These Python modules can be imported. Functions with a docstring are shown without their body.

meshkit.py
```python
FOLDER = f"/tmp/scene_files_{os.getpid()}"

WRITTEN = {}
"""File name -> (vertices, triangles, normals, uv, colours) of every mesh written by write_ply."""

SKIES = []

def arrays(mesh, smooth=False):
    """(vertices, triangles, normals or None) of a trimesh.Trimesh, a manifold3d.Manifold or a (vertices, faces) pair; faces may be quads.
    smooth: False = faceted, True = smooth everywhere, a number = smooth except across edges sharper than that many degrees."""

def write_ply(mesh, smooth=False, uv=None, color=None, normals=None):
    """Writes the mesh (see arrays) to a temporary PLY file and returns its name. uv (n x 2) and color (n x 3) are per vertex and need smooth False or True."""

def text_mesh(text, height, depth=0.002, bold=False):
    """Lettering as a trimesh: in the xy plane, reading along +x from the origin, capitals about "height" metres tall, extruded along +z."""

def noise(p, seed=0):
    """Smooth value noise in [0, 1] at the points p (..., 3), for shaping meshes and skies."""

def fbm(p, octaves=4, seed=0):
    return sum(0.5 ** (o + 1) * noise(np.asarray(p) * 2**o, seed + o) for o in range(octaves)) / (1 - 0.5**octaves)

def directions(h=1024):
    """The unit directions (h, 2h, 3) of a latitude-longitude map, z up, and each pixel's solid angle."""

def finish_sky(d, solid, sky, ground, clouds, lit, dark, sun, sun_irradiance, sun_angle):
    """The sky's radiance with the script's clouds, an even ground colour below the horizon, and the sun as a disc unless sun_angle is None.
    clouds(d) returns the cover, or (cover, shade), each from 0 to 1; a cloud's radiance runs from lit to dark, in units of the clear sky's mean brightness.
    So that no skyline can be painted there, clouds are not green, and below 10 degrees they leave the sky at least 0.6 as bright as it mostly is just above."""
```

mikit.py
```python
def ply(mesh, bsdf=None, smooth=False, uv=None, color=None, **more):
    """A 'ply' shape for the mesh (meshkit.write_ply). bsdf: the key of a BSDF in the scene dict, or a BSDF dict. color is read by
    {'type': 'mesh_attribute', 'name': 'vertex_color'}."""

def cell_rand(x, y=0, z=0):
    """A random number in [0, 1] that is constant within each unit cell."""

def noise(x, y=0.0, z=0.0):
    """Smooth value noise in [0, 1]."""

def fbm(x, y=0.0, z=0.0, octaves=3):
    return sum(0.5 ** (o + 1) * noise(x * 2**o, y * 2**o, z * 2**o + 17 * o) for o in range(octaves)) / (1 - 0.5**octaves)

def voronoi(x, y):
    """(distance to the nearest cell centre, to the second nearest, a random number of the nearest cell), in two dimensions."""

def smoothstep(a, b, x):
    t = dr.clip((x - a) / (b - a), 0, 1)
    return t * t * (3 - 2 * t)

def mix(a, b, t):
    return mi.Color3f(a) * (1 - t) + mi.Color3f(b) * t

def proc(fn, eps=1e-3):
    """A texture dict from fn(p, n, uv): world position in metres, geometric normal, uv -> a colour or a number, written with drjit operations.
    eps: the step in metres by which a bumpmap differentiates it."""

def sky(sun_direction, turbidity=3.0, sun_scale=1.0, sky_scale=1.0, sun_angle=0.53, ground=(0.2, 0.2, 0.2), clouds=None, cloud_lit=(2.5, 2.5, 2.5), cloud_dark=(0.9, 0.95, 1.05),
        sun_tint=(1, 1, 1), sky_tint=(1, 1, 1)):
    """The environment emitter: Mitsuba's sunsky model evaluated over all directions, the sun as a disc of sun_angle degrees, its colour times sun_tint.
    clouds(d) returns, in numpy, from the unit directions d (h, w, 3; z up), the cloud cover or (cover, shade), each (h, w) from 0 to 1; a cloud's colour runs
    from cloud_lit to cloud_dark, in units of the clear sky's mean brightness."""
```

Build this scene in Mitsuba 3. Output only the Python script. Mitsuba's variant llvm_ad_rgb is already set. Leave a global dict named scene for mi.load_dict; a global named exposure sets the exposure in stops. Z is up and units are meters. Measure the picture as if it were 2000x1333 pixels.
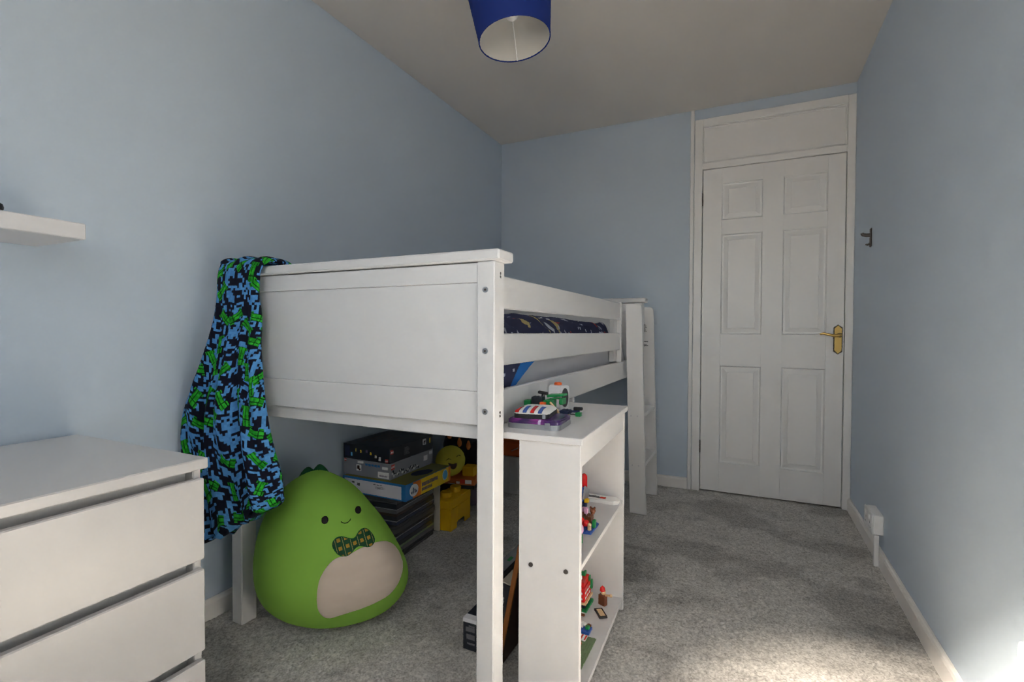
import math, random
import numpy as np, trimesh
import mitsuba as mi, drjit as dr
import mikit, meshkit
from mikit import proc, noise, fbm, cell_rand, smoothstep, mix
from shapely.geometry import Polygon

random.seed(7); RNG = np.random.default_rng(7)
T = mi.ScalarTransform4f
scene, labels = {}, {}

# ---------------------------------------------------------------- camera, sky, exposure
CAM_Z, YAW, PITCH, ROLL, FOCAL = 0.9851, 0.4444, 0.0192, 0.0041, 966.93
def cam_axes():
    fw = np.array([-math.sin(YAW) * math.cos(PITCH), math.cos(YAW) * math.cos(PITCH), -math.sin(PITCH)])
    r = np.array([math.cos(YAW), math.sin(YAW), 0.0]); u = np.cross(r, fw)
    return math.cos(ROLL) * r + math.sin(ROLL) * u, math.cos(ROLL) * u - math.sin(ROLL) * r, fw
RIGHT, UP, FWD = cam_axes()
scene['camera'] = {'type': 'perspective', 'fov': 2 * math.degrees(math.atan(1000 / FOCAL)), 'fov_axis': 'x', 'near_clip': 0.01, 'far_clip': 100.0,
                   'to_world': T().look_at(origin=[0, 0, CAM_Z], target=[float(v) for v in np.array([0, 0, CAM_Z]) + FWD], up=[float(v) for v in UP])}
SUN, SKY = 1.5, 0.85
def haze(d):
    return np.full(d.shape[:2], 0.75), meshkit.fbm(d * 2.4, 3, 5) * 0.6
scene['sky'] = mikit.sky((-0.36, -0.905, 1.0), turbidity=4.0, sun_scale=SUN, sky_scale=SKY, sun_angle=15.0, ground=(0.22, 0.21, 0.20), clouds=haze,
                         cloud_lit=(1.7, 1.62, 1.5), cloud_dark=(1.15, 1.1, 1.05), sky_tint=(1.15, 1.05, 0.90), sun_tint=(0.92, 0.98, 1.08))
exposure = 5.45

# ---------------------------------------------------------------- helpers
def cbox(x0, x1, y0, y1, z0, z1, b=0.002):
    lo, hi = np.array([x0, y0, z0]), np.array([x1, y1, z1])
    b = min(b, 0.45 * float((hi - lo).min()))
    pts = []
    for c in np.ndindex(2, 2, 2):
        p = np.where(np.array(c) == 0, lo, hi); s = np.where(np.array(c) == 0, 1.0, -1.0) * b
        for k in range(3):
            q = p + s; q[k] = p[k]; pts.append(q)
    return trimesh.convex.convex_hull(np.array(pts))
def rbox(x0, x1, y0, y1, z0, z1, r, seg=5):
    """box with round vertical edges"""
    return extr(rrect(x0, x1, y0, y1, r, seg), z0, z1)
def rrect(x0, x1, y0, y1, r, seg=5):
    p = []
    for cx, cy, a0 in ((x1 - r, y1 - r, 0), (x0 + r, y1 - r, 90), (x0 + r, y0 + r, 180), (x1 - r, y0 + r, 270)):
        for k in range(seg + 1):
            a = math.radians(a0 + 90 * k / seg); p.append((cx + r * math.cos(a), cy + r * math.sin(a)))
    return Polygon(p)
def extr(poly, z0, z1):
    m = trimesh.creation.extrude_polygon(poly, z1 - z0, engine='earcut'); m.apply_translation([0, 0, z0]); return m
def cat(*ms): return trimesh.util.concatenate([m for m in ms])
def tf(m, rx=0, ry=0, rz=0, t=(0, 0, 0), pivot=(0, 0, 0)):
    m = m.copy()
    for ang, ax in ((rx, [1, 0, 0]), (ry, [0, 1, 0]), (rz, [0, 0, 1])):
        if ang: m.apply_transform(trimesh.transformations.rotation_matrix(math.radians(ang), ax, pivot))
    m.apply_translation(t); return m
def cyl(p0, p1, r, n=20):
    p0, p1 = np.asarray(p0, float), np.asarray(p1, float)
    return trimesh.creation.cylinder(r, segment=[p0, p1], sections=n)
def tube(pts, r, n=8):
    pts = np.asarray(pts, float); rr = np.broadcast_to(r, (len(pts),))
    t = np.gradient(pts, axis=0); t /= np.linalg.norm(t, axis=1, keepdims=True)
    a = np.cross(t, [0.31, 0.2, 0.93]); a /= np.linalg.norm(a, axis=1, keepdims=True); b = np.cross(t, a)
    an = np.arange(n) * 2 * np.pi / n
    v = pts[:, None] + rr[:, None, None] * (np.cos(an)[None, :, None] * a[:, None] + np.sin(an)[None, :, None] * b[:, None])
    f = []
    for i in range(len(pts) - 1):
        for j in range(n):
            k = (j + 1) % n
            f += [[i * n + j, i * n + k, (i + 1) * n + k], [i * n + j, (i + 1) * n + k, (i + 1) * n + j]]
    V = list(v.reshape(-1, 3)) + [pts[0], pts[-1]]; c0, c1 = len(V) - 2, len(V) - 1; L = (len(pts) - 1) * n
    for j in range(n):
        f += [[c0, (j + 1) % n, j], [c1, L + j, L + (j + 1) % n]]
    m = trimesh.Trimesh(V, f, process=False); trimesh.repair.fix_normals(m); return m
def lathe(profile, n=40, at=(0, 0, 0)):
    m = trimesh.creation.revolve(np.asarray(profile, float), sections=n); m.apply_translation(at); return m
def ball(c, r, sub=3, scale=(1, 1, 1)):
    m = trimesh.creation.icosphere(sub, 1.0); m.apply_scale(np.array(scale) * r); m.apply_translation(c); return m

used = {}
def key_for(base):
    if base not in scene and base not in used:
        used[base] = 0; return base
    used[base] = used.get(base, 0) + 1
    return f'{base}_{used[base]:03d}'
def put(base, mesh, mat, parent=None, label=None, smooth=False, kind=None, uv=None, category=None, group=None):
    key = key_for((parent + '__' if parent else '') + base)
    scene[key] = mikit.ply(mesh, mat, smooth=smooth, uv=uv)
    e = {}
    if label: e['label'] = label
    if category: e['category'] = category
    if group: e['group'] = group
    if kind: e['kind'] = kind
    if e: labels[key] = e
    return key
def thing(base, label, category, group=None):
    key = key_for(base); labels[key] = {'label': label, 'category': category}
    if group: labels[key]['group'] = group
    return key
def struct(base, mesh, mat, label=None, parent=None, smooth=False):
    return put(base, mesh, mat, parent, label=label, smooth=smooth, kind='structure' if not parent else None)

def lin(r, g, b):
    return [((c / 255) / 12.92 if c <= 10.3 else (((c / 255) + 0.055) / 1.055) ** 2.4) for c in (r, g, b)]
def mat(name, rgb, rough=0.5, spec=0.5, metal=0.0, sheen=0.0, coat=0.0, two=True):
    c = rgb if isinstance(rgb, dict) else {'type': 'rgb', 'value': [float(v) for v in rgb]}
    d = {'type': 'principled', 'base_color': c, 'roughness': rough, 'specular': spec, 'metallic': metal}
    if sheen: d['sheen'] = sheen
    if coat: d['clearcoat'] = coat; d['clearcoat_gloss'] = 0.85
    scene[name] = {'type': 'twosided', 'bsdf': d} if two else d
    return name

# ---------------------------------------------------------------- materials
def wall_fn(p, n, uv):
    a = fbm(p.x * 1.7 + p.y * 1.3, p.y * 1.1 - p.z * 1.5, p.z * 1.9, 3)
    b = noise(p.x * 55 + p.y * 50, p.y * 45, p.z * 55)
    return mix((0.425, 0.500, 0.588), (0.455, 0.530, 0.612), a * 0.8 + b * 0.2)
mat('wall_paint', proc(wall_fn), 0.62, 0.35)
def ceil_fn(p, n, uv):
    a = fbm(p.x * 2.1, p.y * 2.1, 3.0, 3)
    return mix((0.52, 0.505, 0.485), (0.56, 0.545, 0.52), a)
mat('ceiling_paint', proc(ceil_fn), 0.8, 0.2)
mat('white_gloss_paint', (0.72, 0.70, 0.68), 0.35, 0.5)
mat('door_paint', (0.70, 0.70, 0.70), 0.4, 0.5)
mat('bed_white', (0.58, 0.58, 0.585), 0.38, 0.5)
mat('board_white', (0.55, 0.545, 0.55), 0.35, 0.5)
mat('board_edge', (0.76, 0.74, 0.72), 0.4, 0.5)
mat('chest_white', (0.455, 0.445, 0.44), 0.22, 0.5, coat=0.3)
def carpet_fn(p, n, uv):
    g = noise(p.x * 260, p.y * 260, 1.0); g2 = noise(p.x * 120 + 9, p.y * 120, 2.0)
    big = fbm(p.x * 2.3 + 3.1, p.y * 3.1 + 1.7, 0.5, 4); br = smoothstep(0.50, 0.62, big)
    sm = smoothstep(0.55, 0.72, fbm(p.x * 7, p.y * 9 + 4, 2.5, 3))
    c = mix((0.225, 0.218, 0.208), (0.61, 0.592, 0.565), g * 0.6 + g2 * 0.4)
    return c * (1.0 - 0.28 * br) * (1.0 - 0.22 * sm)
mat('carpet', proc(carpet_fn), 0.95, 0.1, sheen=0.2)
mat('steel', (0.42, 0.44, 0.47), 0.35, 0.5, metal=0.9)
mat('dark_steel', (0.10, 0.09, 0.085), 0.4, 0.5, metal=0.7)
mat('brass', (0.62, 0.42, 0.14), 0.28, 0.5, metal=1.0)
mat('dark_bronze', (0.045, 0.03, 0.018), 0.4, 0.5)
mat('black_plastic', (0.012, 0.012, 0.014), 0.35, 0.5)
mat('dark_grey_plastic', (0.05, 0.052, 0.055), 0.3, 0.5)
mat('white_plastic', (0.72, 0.72, 0.73), 0.35, 0.5)
mat('cream', (0.55, 0.50, 0.42), 0.6, 0.4)
mat('shade_blue', (0.006, 0.022, 0.16), 0.75, 0.3)
mat('shade_lining', (0.62, 0.61, 0.58), 0.6, 0.3)
mat('bulb_glass', (0.75, 0.75, 0.75), 0.08, 0.6, coat=1.0)
mat('card_black', (0.012, 0.016, 0.024), 0.4, 0.5)
mat('card_grey', (0.22, 0.23, 0.26), 0.45, 0.5)
mat('card_blue', (0.02, 0.16, 0.40), 0.45, 0.5)
mat('card_white', (0.62, 0.62, 0.66), 0.5, 0.5)
mat('card_yellow', (0.66, 0.46, 0.012), 0.45, 0.5)
mat('card_olive', (0.16, 0.15, 0.035), 0.45, 0.5)
mat('ink_red', (0.45, 0.03, 0.02), 0.5, 0.4)
mat('ink_orange', (0.60, 0.16, 0.012), 0.5, 0.4)
mat('ink_white', (0.70, 0.70, 0.70), 0.5, 0.4)
mat('ink_navy', (0.012, 0.02, 0.06), 0.5, 0.4)
mat('ink_cyan', (0.10, 0.38, 0.62), 0.5, 0.4)
mat('ink_purple', (0.10, 0.06, 0.14), 0.5, 0.4)
mat('ink_grey', (0.10, 0.10, 0.11), 0.5, 0.4)
mat('plastic_red', (0.55, 0.012, 0.012), 0.25, 0.5)
mat('plastic_green', (0.012, 0.20, 0.055), 0.25, 0.5)
mat('plastic_lime', (0.22, 0.50, 0.03), 0.3, 0.5)
mat('plastic_orange', (0.85, 0.14, 0.025), 0.3, 0.5)
mat('plastic_yellow', (0.70, 0.42, 0.01), 0.3, 0.5)
mat('brick_yellow', (0.62, 0.36, 0.006), 0.35, 0.5)
mat('plastic_blue', (0.03, 0.09, 0.36), 0.3, 0.5)
mat('plastic_brown', (0.14, 0.045, 0.02), 0.3, 0.5)
mat('plastic_tan', (0.62, 0.44, 0.25), 0.35, 0.5)
mat('plastic_pink', (0.60, 0.33, 0.50), 0.35, 0.5)
mat('plastic_white', (0.74, 0.74, 0.72), 0.3, 0.5)
mat('plastic_olive', (0.13, 0.20, 0.10), 0.4, 0.5)
mat('clear_grey_plastic', (0.33, 0.33, 0.34), 0.2, 0.5)
mat('card_orange', (0.42, 0.12, 0.03), 0.5, 0.4)
mat('fabric_orange', (0.36, 0.085, 0.02), 0.8, 0.2)
mat('wood_orange', (0.33, 0.115, 0.025), 0.45, 0.4)
mat('wood_dark', (0.035, 0.016, 0.012), 0.5, 0.4)
mat('plush_green', (0.165, 0.33, 0.05), 0.9, 0.15, sheen=0.5)
mat('plush_dark_green', (0.012, 0.075, 0.03), 0.9, 0.15, sheen=0.3)
def belly_fn(p, n, uv):
    w = fbm(p.x * 9 + p.y * 4, p.z * 40, p.y * 9, 3)
    return mix((0.40, 0.335, 0.285), (0.46, 0.395, 0.34), w)
mat('plush_belly', proc(belly_fn), 0.9, 0.15, sheen=0.4)
mat('thread_black', (0.008, 0.007, 0.007), 0.7, 0.2)
mat('plush_yellow', (0.50, 0.46, 0.06), 0.9, 0.15, sheen=0.5)
mat('plush_black', (0.018, 0.020, 0.024), 0.85, 0.2, sheen=0.4)
mat('plush_orange', (0.55, 0.20, 0.055), 0.85, 0.2)
mat('fabric_mauve', (0.10, 0.085, 0.11), 0.9, 0.2)
mat('sheet_grey', (0.50, 0.50, 0.53), 0.85, 0.2)
def plaid_fn(p, n, uv):
    a = uv.x * 7; b = uv.y * 5
    fa = a - dr.floor(a); fb = b - dr.floor(b)
    s1 = dr.select(fa < 0.48, 1.0, 0.0); s2 = dr.select(fb < 0.45, 1.0, 0.0)
    thin = dr.select((fa > 0.72) & (fa < 0.80), 1.0, 0.0)
    c = mix((0.010, 0.045, 0.02), (0.24, 0.15, 0.025), s1 * s2)
    return mix(c, (0.26, 0.24, 0.10), thin * 0.7)
mat('plaid', proc(plaid_fn), 0.85, 0.2)
def camo_fn(p, n, uv):
    q = 0.0075
    cx, cy = dr.floor(uv.x / q), dr.floor(uv.y / q)
    m = noise(cx * 0.40, cy * 0.40, 3.0) * 0.36 + noise(cx * 0.85 + 7, cy * 0.85, 5.0) * 0.64
    shade = cell_rand(cx, cy, 4.0)
    blue = mix((0.055, 0.185, 0.42), (0.085, 0.255, 0.52), shade)
    c = mix((0.006, 0.007, 0.016), blue, dr.select(m > 0.515, 1.0, 0.0))
    # tilted green blocks, one per larger cell
    L = 0.078
    for ox in (0.0, 0.5):
        gx, gy = uv.x / L + ox, uv.y / L * 0.9 + ox
        ix, iy = dr.floor(gx), dr.floor(gy)
        r0 = cell_rand(ix, iy, 11.0 + ox * 4); r1 = cell_rand(ix, iy, 12.0 + ox * 4); r2 = cell_rand(ix, iy, 13.0 + ox * 4)
        dx, dy = (gx - ix - 0.38 - 0.24 * r1) * L, (gy - iy - 0.38 - 0.24 * r2) * L
        an = (r0 - 0.5) * 3.0
        a, b = dx * dr.cos(an) + dy * dr.sin(an), dy * dr.cos(an) - dx * dr.sin(an)
        a, b = a * 1.15, b * 1.15
        body = (dr.abs(a) < 0.0115) & (dr.abs(b) < 0.020)
        head = (dr.abs(a - 0.003) < 0.0145) & (dr.abs(b - 0.024) < 0.010)
        foot = (dr.abs(a) < 0.017) & (dr.abs(b + 0.021) < 0.005)
        inside = (body | head | foot) & (r2 > 0.12 if ox == 0.0 else r1 > 0.72)
        edge = (dr.abs(dr.abs(a) - 0.0115) < 0.0016) | (dr.abs(b - 0.0145) < 0.0016) | (dr.abs(a + 0.002) < 0.0012)
        tone = cell_rand(dr.floor(a / 0.007), dr.floor(b / 0.008), 6.0 + ix + iy)
        green = mix((0.008, 0.15, 0.012), (0.03, 0.36, 0.03), tone)
        c = dr.select(inside, dr.select(edge, mi.Color3f(0.004, 0.03, 0.006), green), c)
    return c
mat('camo_fleece', proc(camo_fn), 0.92, 0.1, sheen=0.3)
def duvet_fn(p, n, uv):
    u, v = p.y * 1.0, p.x + p.z * 1.4
    c = mix((0.022, 0.027, 0.070), (0.062, 0.066, 0.120), fbm(p.x * 9, p.y * 9, p.z * 9, 3))
    for k, (sc, thr, col) in enumerate(((14.0, 0.72, (0.42, 0.43, 0.50)), (9.0, 0.80, (0.36, 0.05, 0.045)), (10.0, 1.10, (0.42, 0.34, 0.16)))):
        gx, gy = u * sc + k * 0.37, v * sc + k * 0.61
        ix, iy = dr.floor(gx), dr.floor(gy)
        r = cell_rand(ix, iy, 30.0 + k); an = cell_rand(ix, iy, 40.0 + k) * 6.28
        dx, dy = gx - ix - 0.5, gy - iy - 0.5
        a, b = dx * dr.cos(an) + dy * dr.sin(an), dy * dr.cos(an) - dx * dr.sin(an)
        shape = ((dr.abs(a) < 0.40) & (dr.abs(b) < 0.05 + 0.05 * noise(a * 9, b * 3, k))) | ((dr.abs(a + 0.12) < 0.12) & (dr.abs(b) < 0.17))
        c = dr.select(shape & (r > thr - 0.25), mi.Color3f(*col), c)
    st = cell_rand(dr.floor(u * 75), dr.floor(v * 75), 51.0)
    return dr.select(st > 0.965, mi.Color3f(0.45, 0.47, 0.55), c)
mat('duvet_print', proc(duvet_fn), 0.85, 0.2)
mat('duvet_blue', (0.03, 0.16, 0.48), 0.85, 0.2)
def tin_fn(p, n, uv):
    a = fbm(p.x * 24, p.y * 24, p.z * 30, 3)
    g = smoothstep(0.07, 0.0, dr.sqrt(dr.square(p.x + 0.54) + dr.square(p.y - 1.24)))
    c = mix((0.012, 0.012, 0.035), (0.10, 0.03, 0.20), a)
    c = mix(c, (0.50, 0.06, 0.38), g * smoothstep(0.35, 0.65, a))
    return mix(c, (0.55, 0.45, 0.65), smoothstep(0.74, 0.80, fbm(p.x * 60, p.y * 20, 3.0, 2)))
mat('tin_purple', proc(tin_fn), 0.25, 0.5)

# ---------------------------------------------------------------- the room
XL, XR, YF, YB, ZC = -1.6595, 0.5261, 3.2918, -0.42, 2.3649
struct('floor', cbox(XL - .1, XR + .24, YB - .1, YF + .1, -0.08, -0.008), 'carpet', 'grey carpeted bedroom floor')
def pile(x0, x1, y0, y1, s):
    nx, ny = int((x1 - x0) / s), int((y1 - y0) / s)
    X, Y = np.meshgrid(np.linspace(x0, x1, nx), np.linspace(y0, y1, ny))
    h = RNG.random((ny, nx)); h = 0.62 * h + 0.38 * np.roll(np.roll(h, 1, 0), 1, 1)
    big = meshkit.fbm(np.stack([X * 6, Y * 6, X * 0], -1), 3, 9)
    Z = -0.0068 + 0.0052 * h + 0.003 * (big - .5)
    X = X + (RNG.random(X.shape) - .5) * s * .7; Y = Y + (RNG.random(X.shape) - .5) * s * .7
    X = np.clip(X, x0, x1); Y = np.clip(Y, y0, y1)
    i = np.arange(ny * nx).reshape(ny, nx)
    q = np.stack([i[:-1, :-1], i[:-1, 1:], i[1:, 1:], i[1:, :-1]], -1).reshape(-1, 4)
    return np.stack([X, Y, Z], -1).reshape(-1, 3), q
put('carpet_pile', pile(XL, XR, YB, YF, 0.0055), 'carpet', 'floor', label='short grey twisted carpet pile', smooth=True, kind='stuff')
struct('ceiling', cbox(XL - .1, XR + .24, YB - .1, YF + .1, ZC, ZC + .1), 'ceiling_paint', 'plain off-white ceiling')
struct('wall_left', cbox(XL - .1, XL, YB - .1, YF + .1, -.008, ZC - .0005, .0005), 'wall_paint', 'pale blue painted wall behind the bed and chest of drawers')
# the window is behind the camera; its low sun falls on the carpet just below the frame
WT = 0.24
def wall_with_hole(along, u0, u1, d0, d1, hole):
    """boxes of a wall from u0 to u1 along one axis, d0..d1 thick, around hole = (a, b, z0, z1)"""
    bx = (lambda a, b, c, d: cbox(d0, d1, a, b, c, d, .0005)) if along == 'y' else (lambda a, b, c, d: cbox(a, b, d0, d1, c, d, .0005))
    zt = ZC - .0005
    if hole is None: return bx(u0, u1, -.008, zt)
    a, b, c, d = hole
    return cat(bx(u0, a, -.008, zt), bx(b, u1, -.008, zt), bx(a, b, -.008, c), bx(a, b, d, zt))
def window_frame(name, along, d0, d1, hole, label):
    a, b, c, d = hole; w = .045
    bx = (lambda p, q, r, s: cbox(d0, d1, p, q, r, s)) if along == 'y' else (lambda p, q, r, s: cbox(p, q, d0, d1, r, s))
    e = .0005
    struct(name, cat(bx(a + e, a + w, c + e, d - e), bx(b - w, b - e, c + e, d - e), bx(a + w, b - w, c + e, c + w), bx(a + w, b - w, d - w, d - e)), 'white_gloss_paint', label)
BWIN = (-0.66, 0.34, 1.10, 2.10)
struct('wall_right', wall_with_hole('y', YB - .1, YF + .1, XR, XR + WT, None), 'wall_paint', 'pale blue painted wall to the right of the white door')
DX0, DX1 = -0.3115, 0.5255
far = cat(cbox(XL + .0005, DX0, YF, YF + .1, -.008, ZC - .0005, .0005), cbox(DX0, DX1, YF, YF + .1, 2.30, ZC - .0005, .0005), cbox(XL, XR, YF + .1005, YF + .15, -.008, ZC, .0005))
struct('wall_far', far, 'wall_paint', 'pale blue end wall around the white door')
struct('wall_back', wall_with_hole('x', XL, XR, YB - .1, YB, BWIN), 'wall_paint', 'pale blue wall behind the camera')
window_frame('window_1', 'x', YB - .08, YB - .02, BWIN, 'white window frame, its casements standing open')
# baseboards
BB = 0.064
def bb_profile():
    return Polygon([(0, -.006), (.015, -.006), (.015, BB - .012), (.011, BB - .004), (.006, BB), (0, BB)])
def baseboard(name, p0, p1, inward, label):
    p0, p1, inward = (np.asarray(v, float) for v in (p0, p1, inward))
    L = np.linalg.norm(p1 - p0); d = (p1 - p0) / L
    m = trimesh.creation.extrude_polygon(bb_profile(), L, engine='earcut')
    v = m.vertices; m.vertices = np.stack([p0[0] + inward[0] * v[:, 0] + d[0] * v[:, 2], p0[1] + inward[1] * v[:, 0] + d[1] * v[:, 2], v[:, 1]], -1)
    trimesh.repair.fix_normals(m)
    struct(name, m, 'white_gloss_paint', label)
baseboard('baseboard_left', (XL + .0003, YB + .001), (XL + .0003, YF - .001), (1, 0), 'white skirting board along the left wall')
baseboard('baseboard_right', (XR - .0003, YB + .001), (XR - .0003, YF - .012), (-1, 0), 'white skirting board along the right wall')
baseboard('baseboard_far', (XL + .02, YF - .0003), (-.337, YF - .0003), (0, -1), 'white skirting board between bed and door')
# door frame: a lining standing a little proud of the wall, a transom panel over the door, an edge strip up to the ceiling
FY0 = YF - .012
frame = cat(cbox(DX0 + .0005, -.264, FY0, YF + .09, -.006, 2.2995, .003), cbox(.4865, DX1 - .0005, FY0, YF + .09, -.006, 2.2995, .003),
            cbox(-.264, .4865, FY0, YF + .09, 2.252, 2.2995, .003), cbox(-.264, .4865, FY0, YF + .09, 1.989, 2.028, .003))
struct('trim_1', frame, 'door_paint', 'white painted door frame reaching up over the transom panel')
put('panel', cbox(-.2635, .486, YF + .012, YF + .03, 2.0285, 2.2515), 'door_paint', 'trim_1', label='plain white panel above the door')
bead = []
for a, b, c, d in ((-.2635, -.254, 2.0285, 2.2515), (.4765, .486, 2.0285, 2.2515), (-.254, .4765, 2.242, 2.2515), (-.254, .4765, 2.0285, 2.038)):
    bead.append(cbox(a, b, YF + .002, YF + .0115, c, d, .003))
put('panel_bead', cat(*bead), 'door_paint', 'trim_1')
struct('trim_2', cbox(-.3355, -.313, YF - .016, YF - .0003, -.006, ZC - .001, .004), 'door_paint', 'narrow white wooden strip beside the door frame, floor to ceiling')
# door leaf
LX0, LX1, LY = -.2605, .4835, YF - .002
rows = ((.182, .780), (.974, 1.583), (1.671, 1.893)); cols = ((-.152, .0715), (.179, .3975))
zs = [.004, rows[0][0], rows[0][1], rows[1][0], rows[1][1], rows[2][0], rows[2][1], 1.986]
leaf = [cbox(LX0, cols[0][0], LY, LY + .04, zs[0], zs[-1], .0015), cbox(cols[1][1], LX1, LY, LY + .04, zs[0], zs[-1], .0015)]
leaf.append(cbox(cols[0][1], cols[1][0], LY, LY + .04, zs[0], zs[-1], .0005))
for a, b in ((0, 1), (2, 3), (4, 5), (6, 7)):
    for c0, c1 in cols:
        leaf.append(cbox(c0, c1, LY, LY + .04, zs[a], zs[b], .0003))
D1 = struct('door_1', cat(*leaf), 'door_paint', 'white six-panel bedroom door with a brass lever handle')
def raised(x0, x1, z0, z1):
    prof = ((0, 0.0), (.006, .009), (.013, .0095), (.036, .003), (.038, .0012))
    V, F = [], []
    for ins, dep in prof:
        V += [(x0 + ins, LY + dep, z0 + ins), (x1 - ins, LY + dep, z0 + ins), (x1 - ins, LY + dep, z1 - ins), (x0 + ins, LY + dep, z1 - ins)]
    for i in range(len(prof) - 1):
        for j in range(4):
            k = (j + 1) % 4; a, b, c, d = 4 * i + j, 4 * i + k, 4 * i + 4 + k, 4 * i + 4 + j
            F += [[a, b, c], [a, c, d]]
    e = 4 * (len(prof) - 1); F += [[e, e + 1, e + 2], [e, e + 2, e + 3]]
    return trimesh.Trimesh(V, F, process=False)
for r in rows:
    for c in cols:
        put('panel', raised(c[0] + .0003, c[1] - .0003, r[0] + .0003, r[1] - .0003), 'door_paint', D1)
H = key_for(D1 + '__handle'); labels[H] = {'label': 'brass lever handle on a shaped back plate'}
def plate_poly(x0, x1, z0, z1, g):
    x0, x1, z0, z1 = x0 - g, x1 + g, z0 - g, z1 + g; w = x1 - x0; xm = (x0 + x1) / 2
    return Polygon([(x0, z0 + .018), (x0 + .006, z0 + .012), (x0 + .25 * w, z0 + .010), (xm, z0), (x1 - .25 * w, z0 + .010), (x1 - .006, z0 + .012), (x1, z0 + .018),
                    (x1, z1 - .018), (x1 - .006, z1 - .012), (x1 - .25 * w, z1 - .010), (xm, z1), (x0 + .25 * w, z1 - .010), (x0 + .006, z1 - .012), (x0, z1 - .018)])
def facing_y(poly, y, t):   # extrude a polygon drawn in (x, z) towards -y
    m = trimesh.creation.extrude_polygon(poly, t, engine='earcut'); v = m.vertices
    m.vertices = np.stack([v[:, 0], y - v[:, 2], v[:, 1]], -1); trimesh.repair.fix_normals(m); return m
put('backing_edge', facing_y(plate_poly(.434, .478, .863, 1.032, 0), LY - .0003, .004), 'dark_bronze', H)
put('plate', facing_y(plate_poly(.434, .478, .863, 1.032, -.005), LY - .0046, .003), 'brass', H)
put('lever', tube([(.462, LY - .007, .972), (.462, LY - .04, .972), (.455, LY - .046, .971), (.43, LY - .047, .969), (.405, LY - .047, .976), (.38, LY - .046, .981), (.364, LY - .045, .977)],
                  [.009, .009, .009, .008, .0075, .007, .004], 12), 'brass', H, smooth=40)
put('rose_ring', facing_y(Polygon([(.462 + .013 * math.cos(a), .972 + .013 * math.sin(a)) for a in np.linspace(0, 2 * np.pi, 20)[:-1]]), LY - .0078, .004), 'dark_bronze', H)
for z in (.235, 1.765):
    hg = cat(*[cyl((-.2625, LY - .006, z + k * .016), (-.2625, LY - .006, z + k * .016 + .0145), .0042, 10) for k in range(5)])
    put('hinge', hg, 'dark_steel', D1, label='small steel butt hinge')
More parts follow.
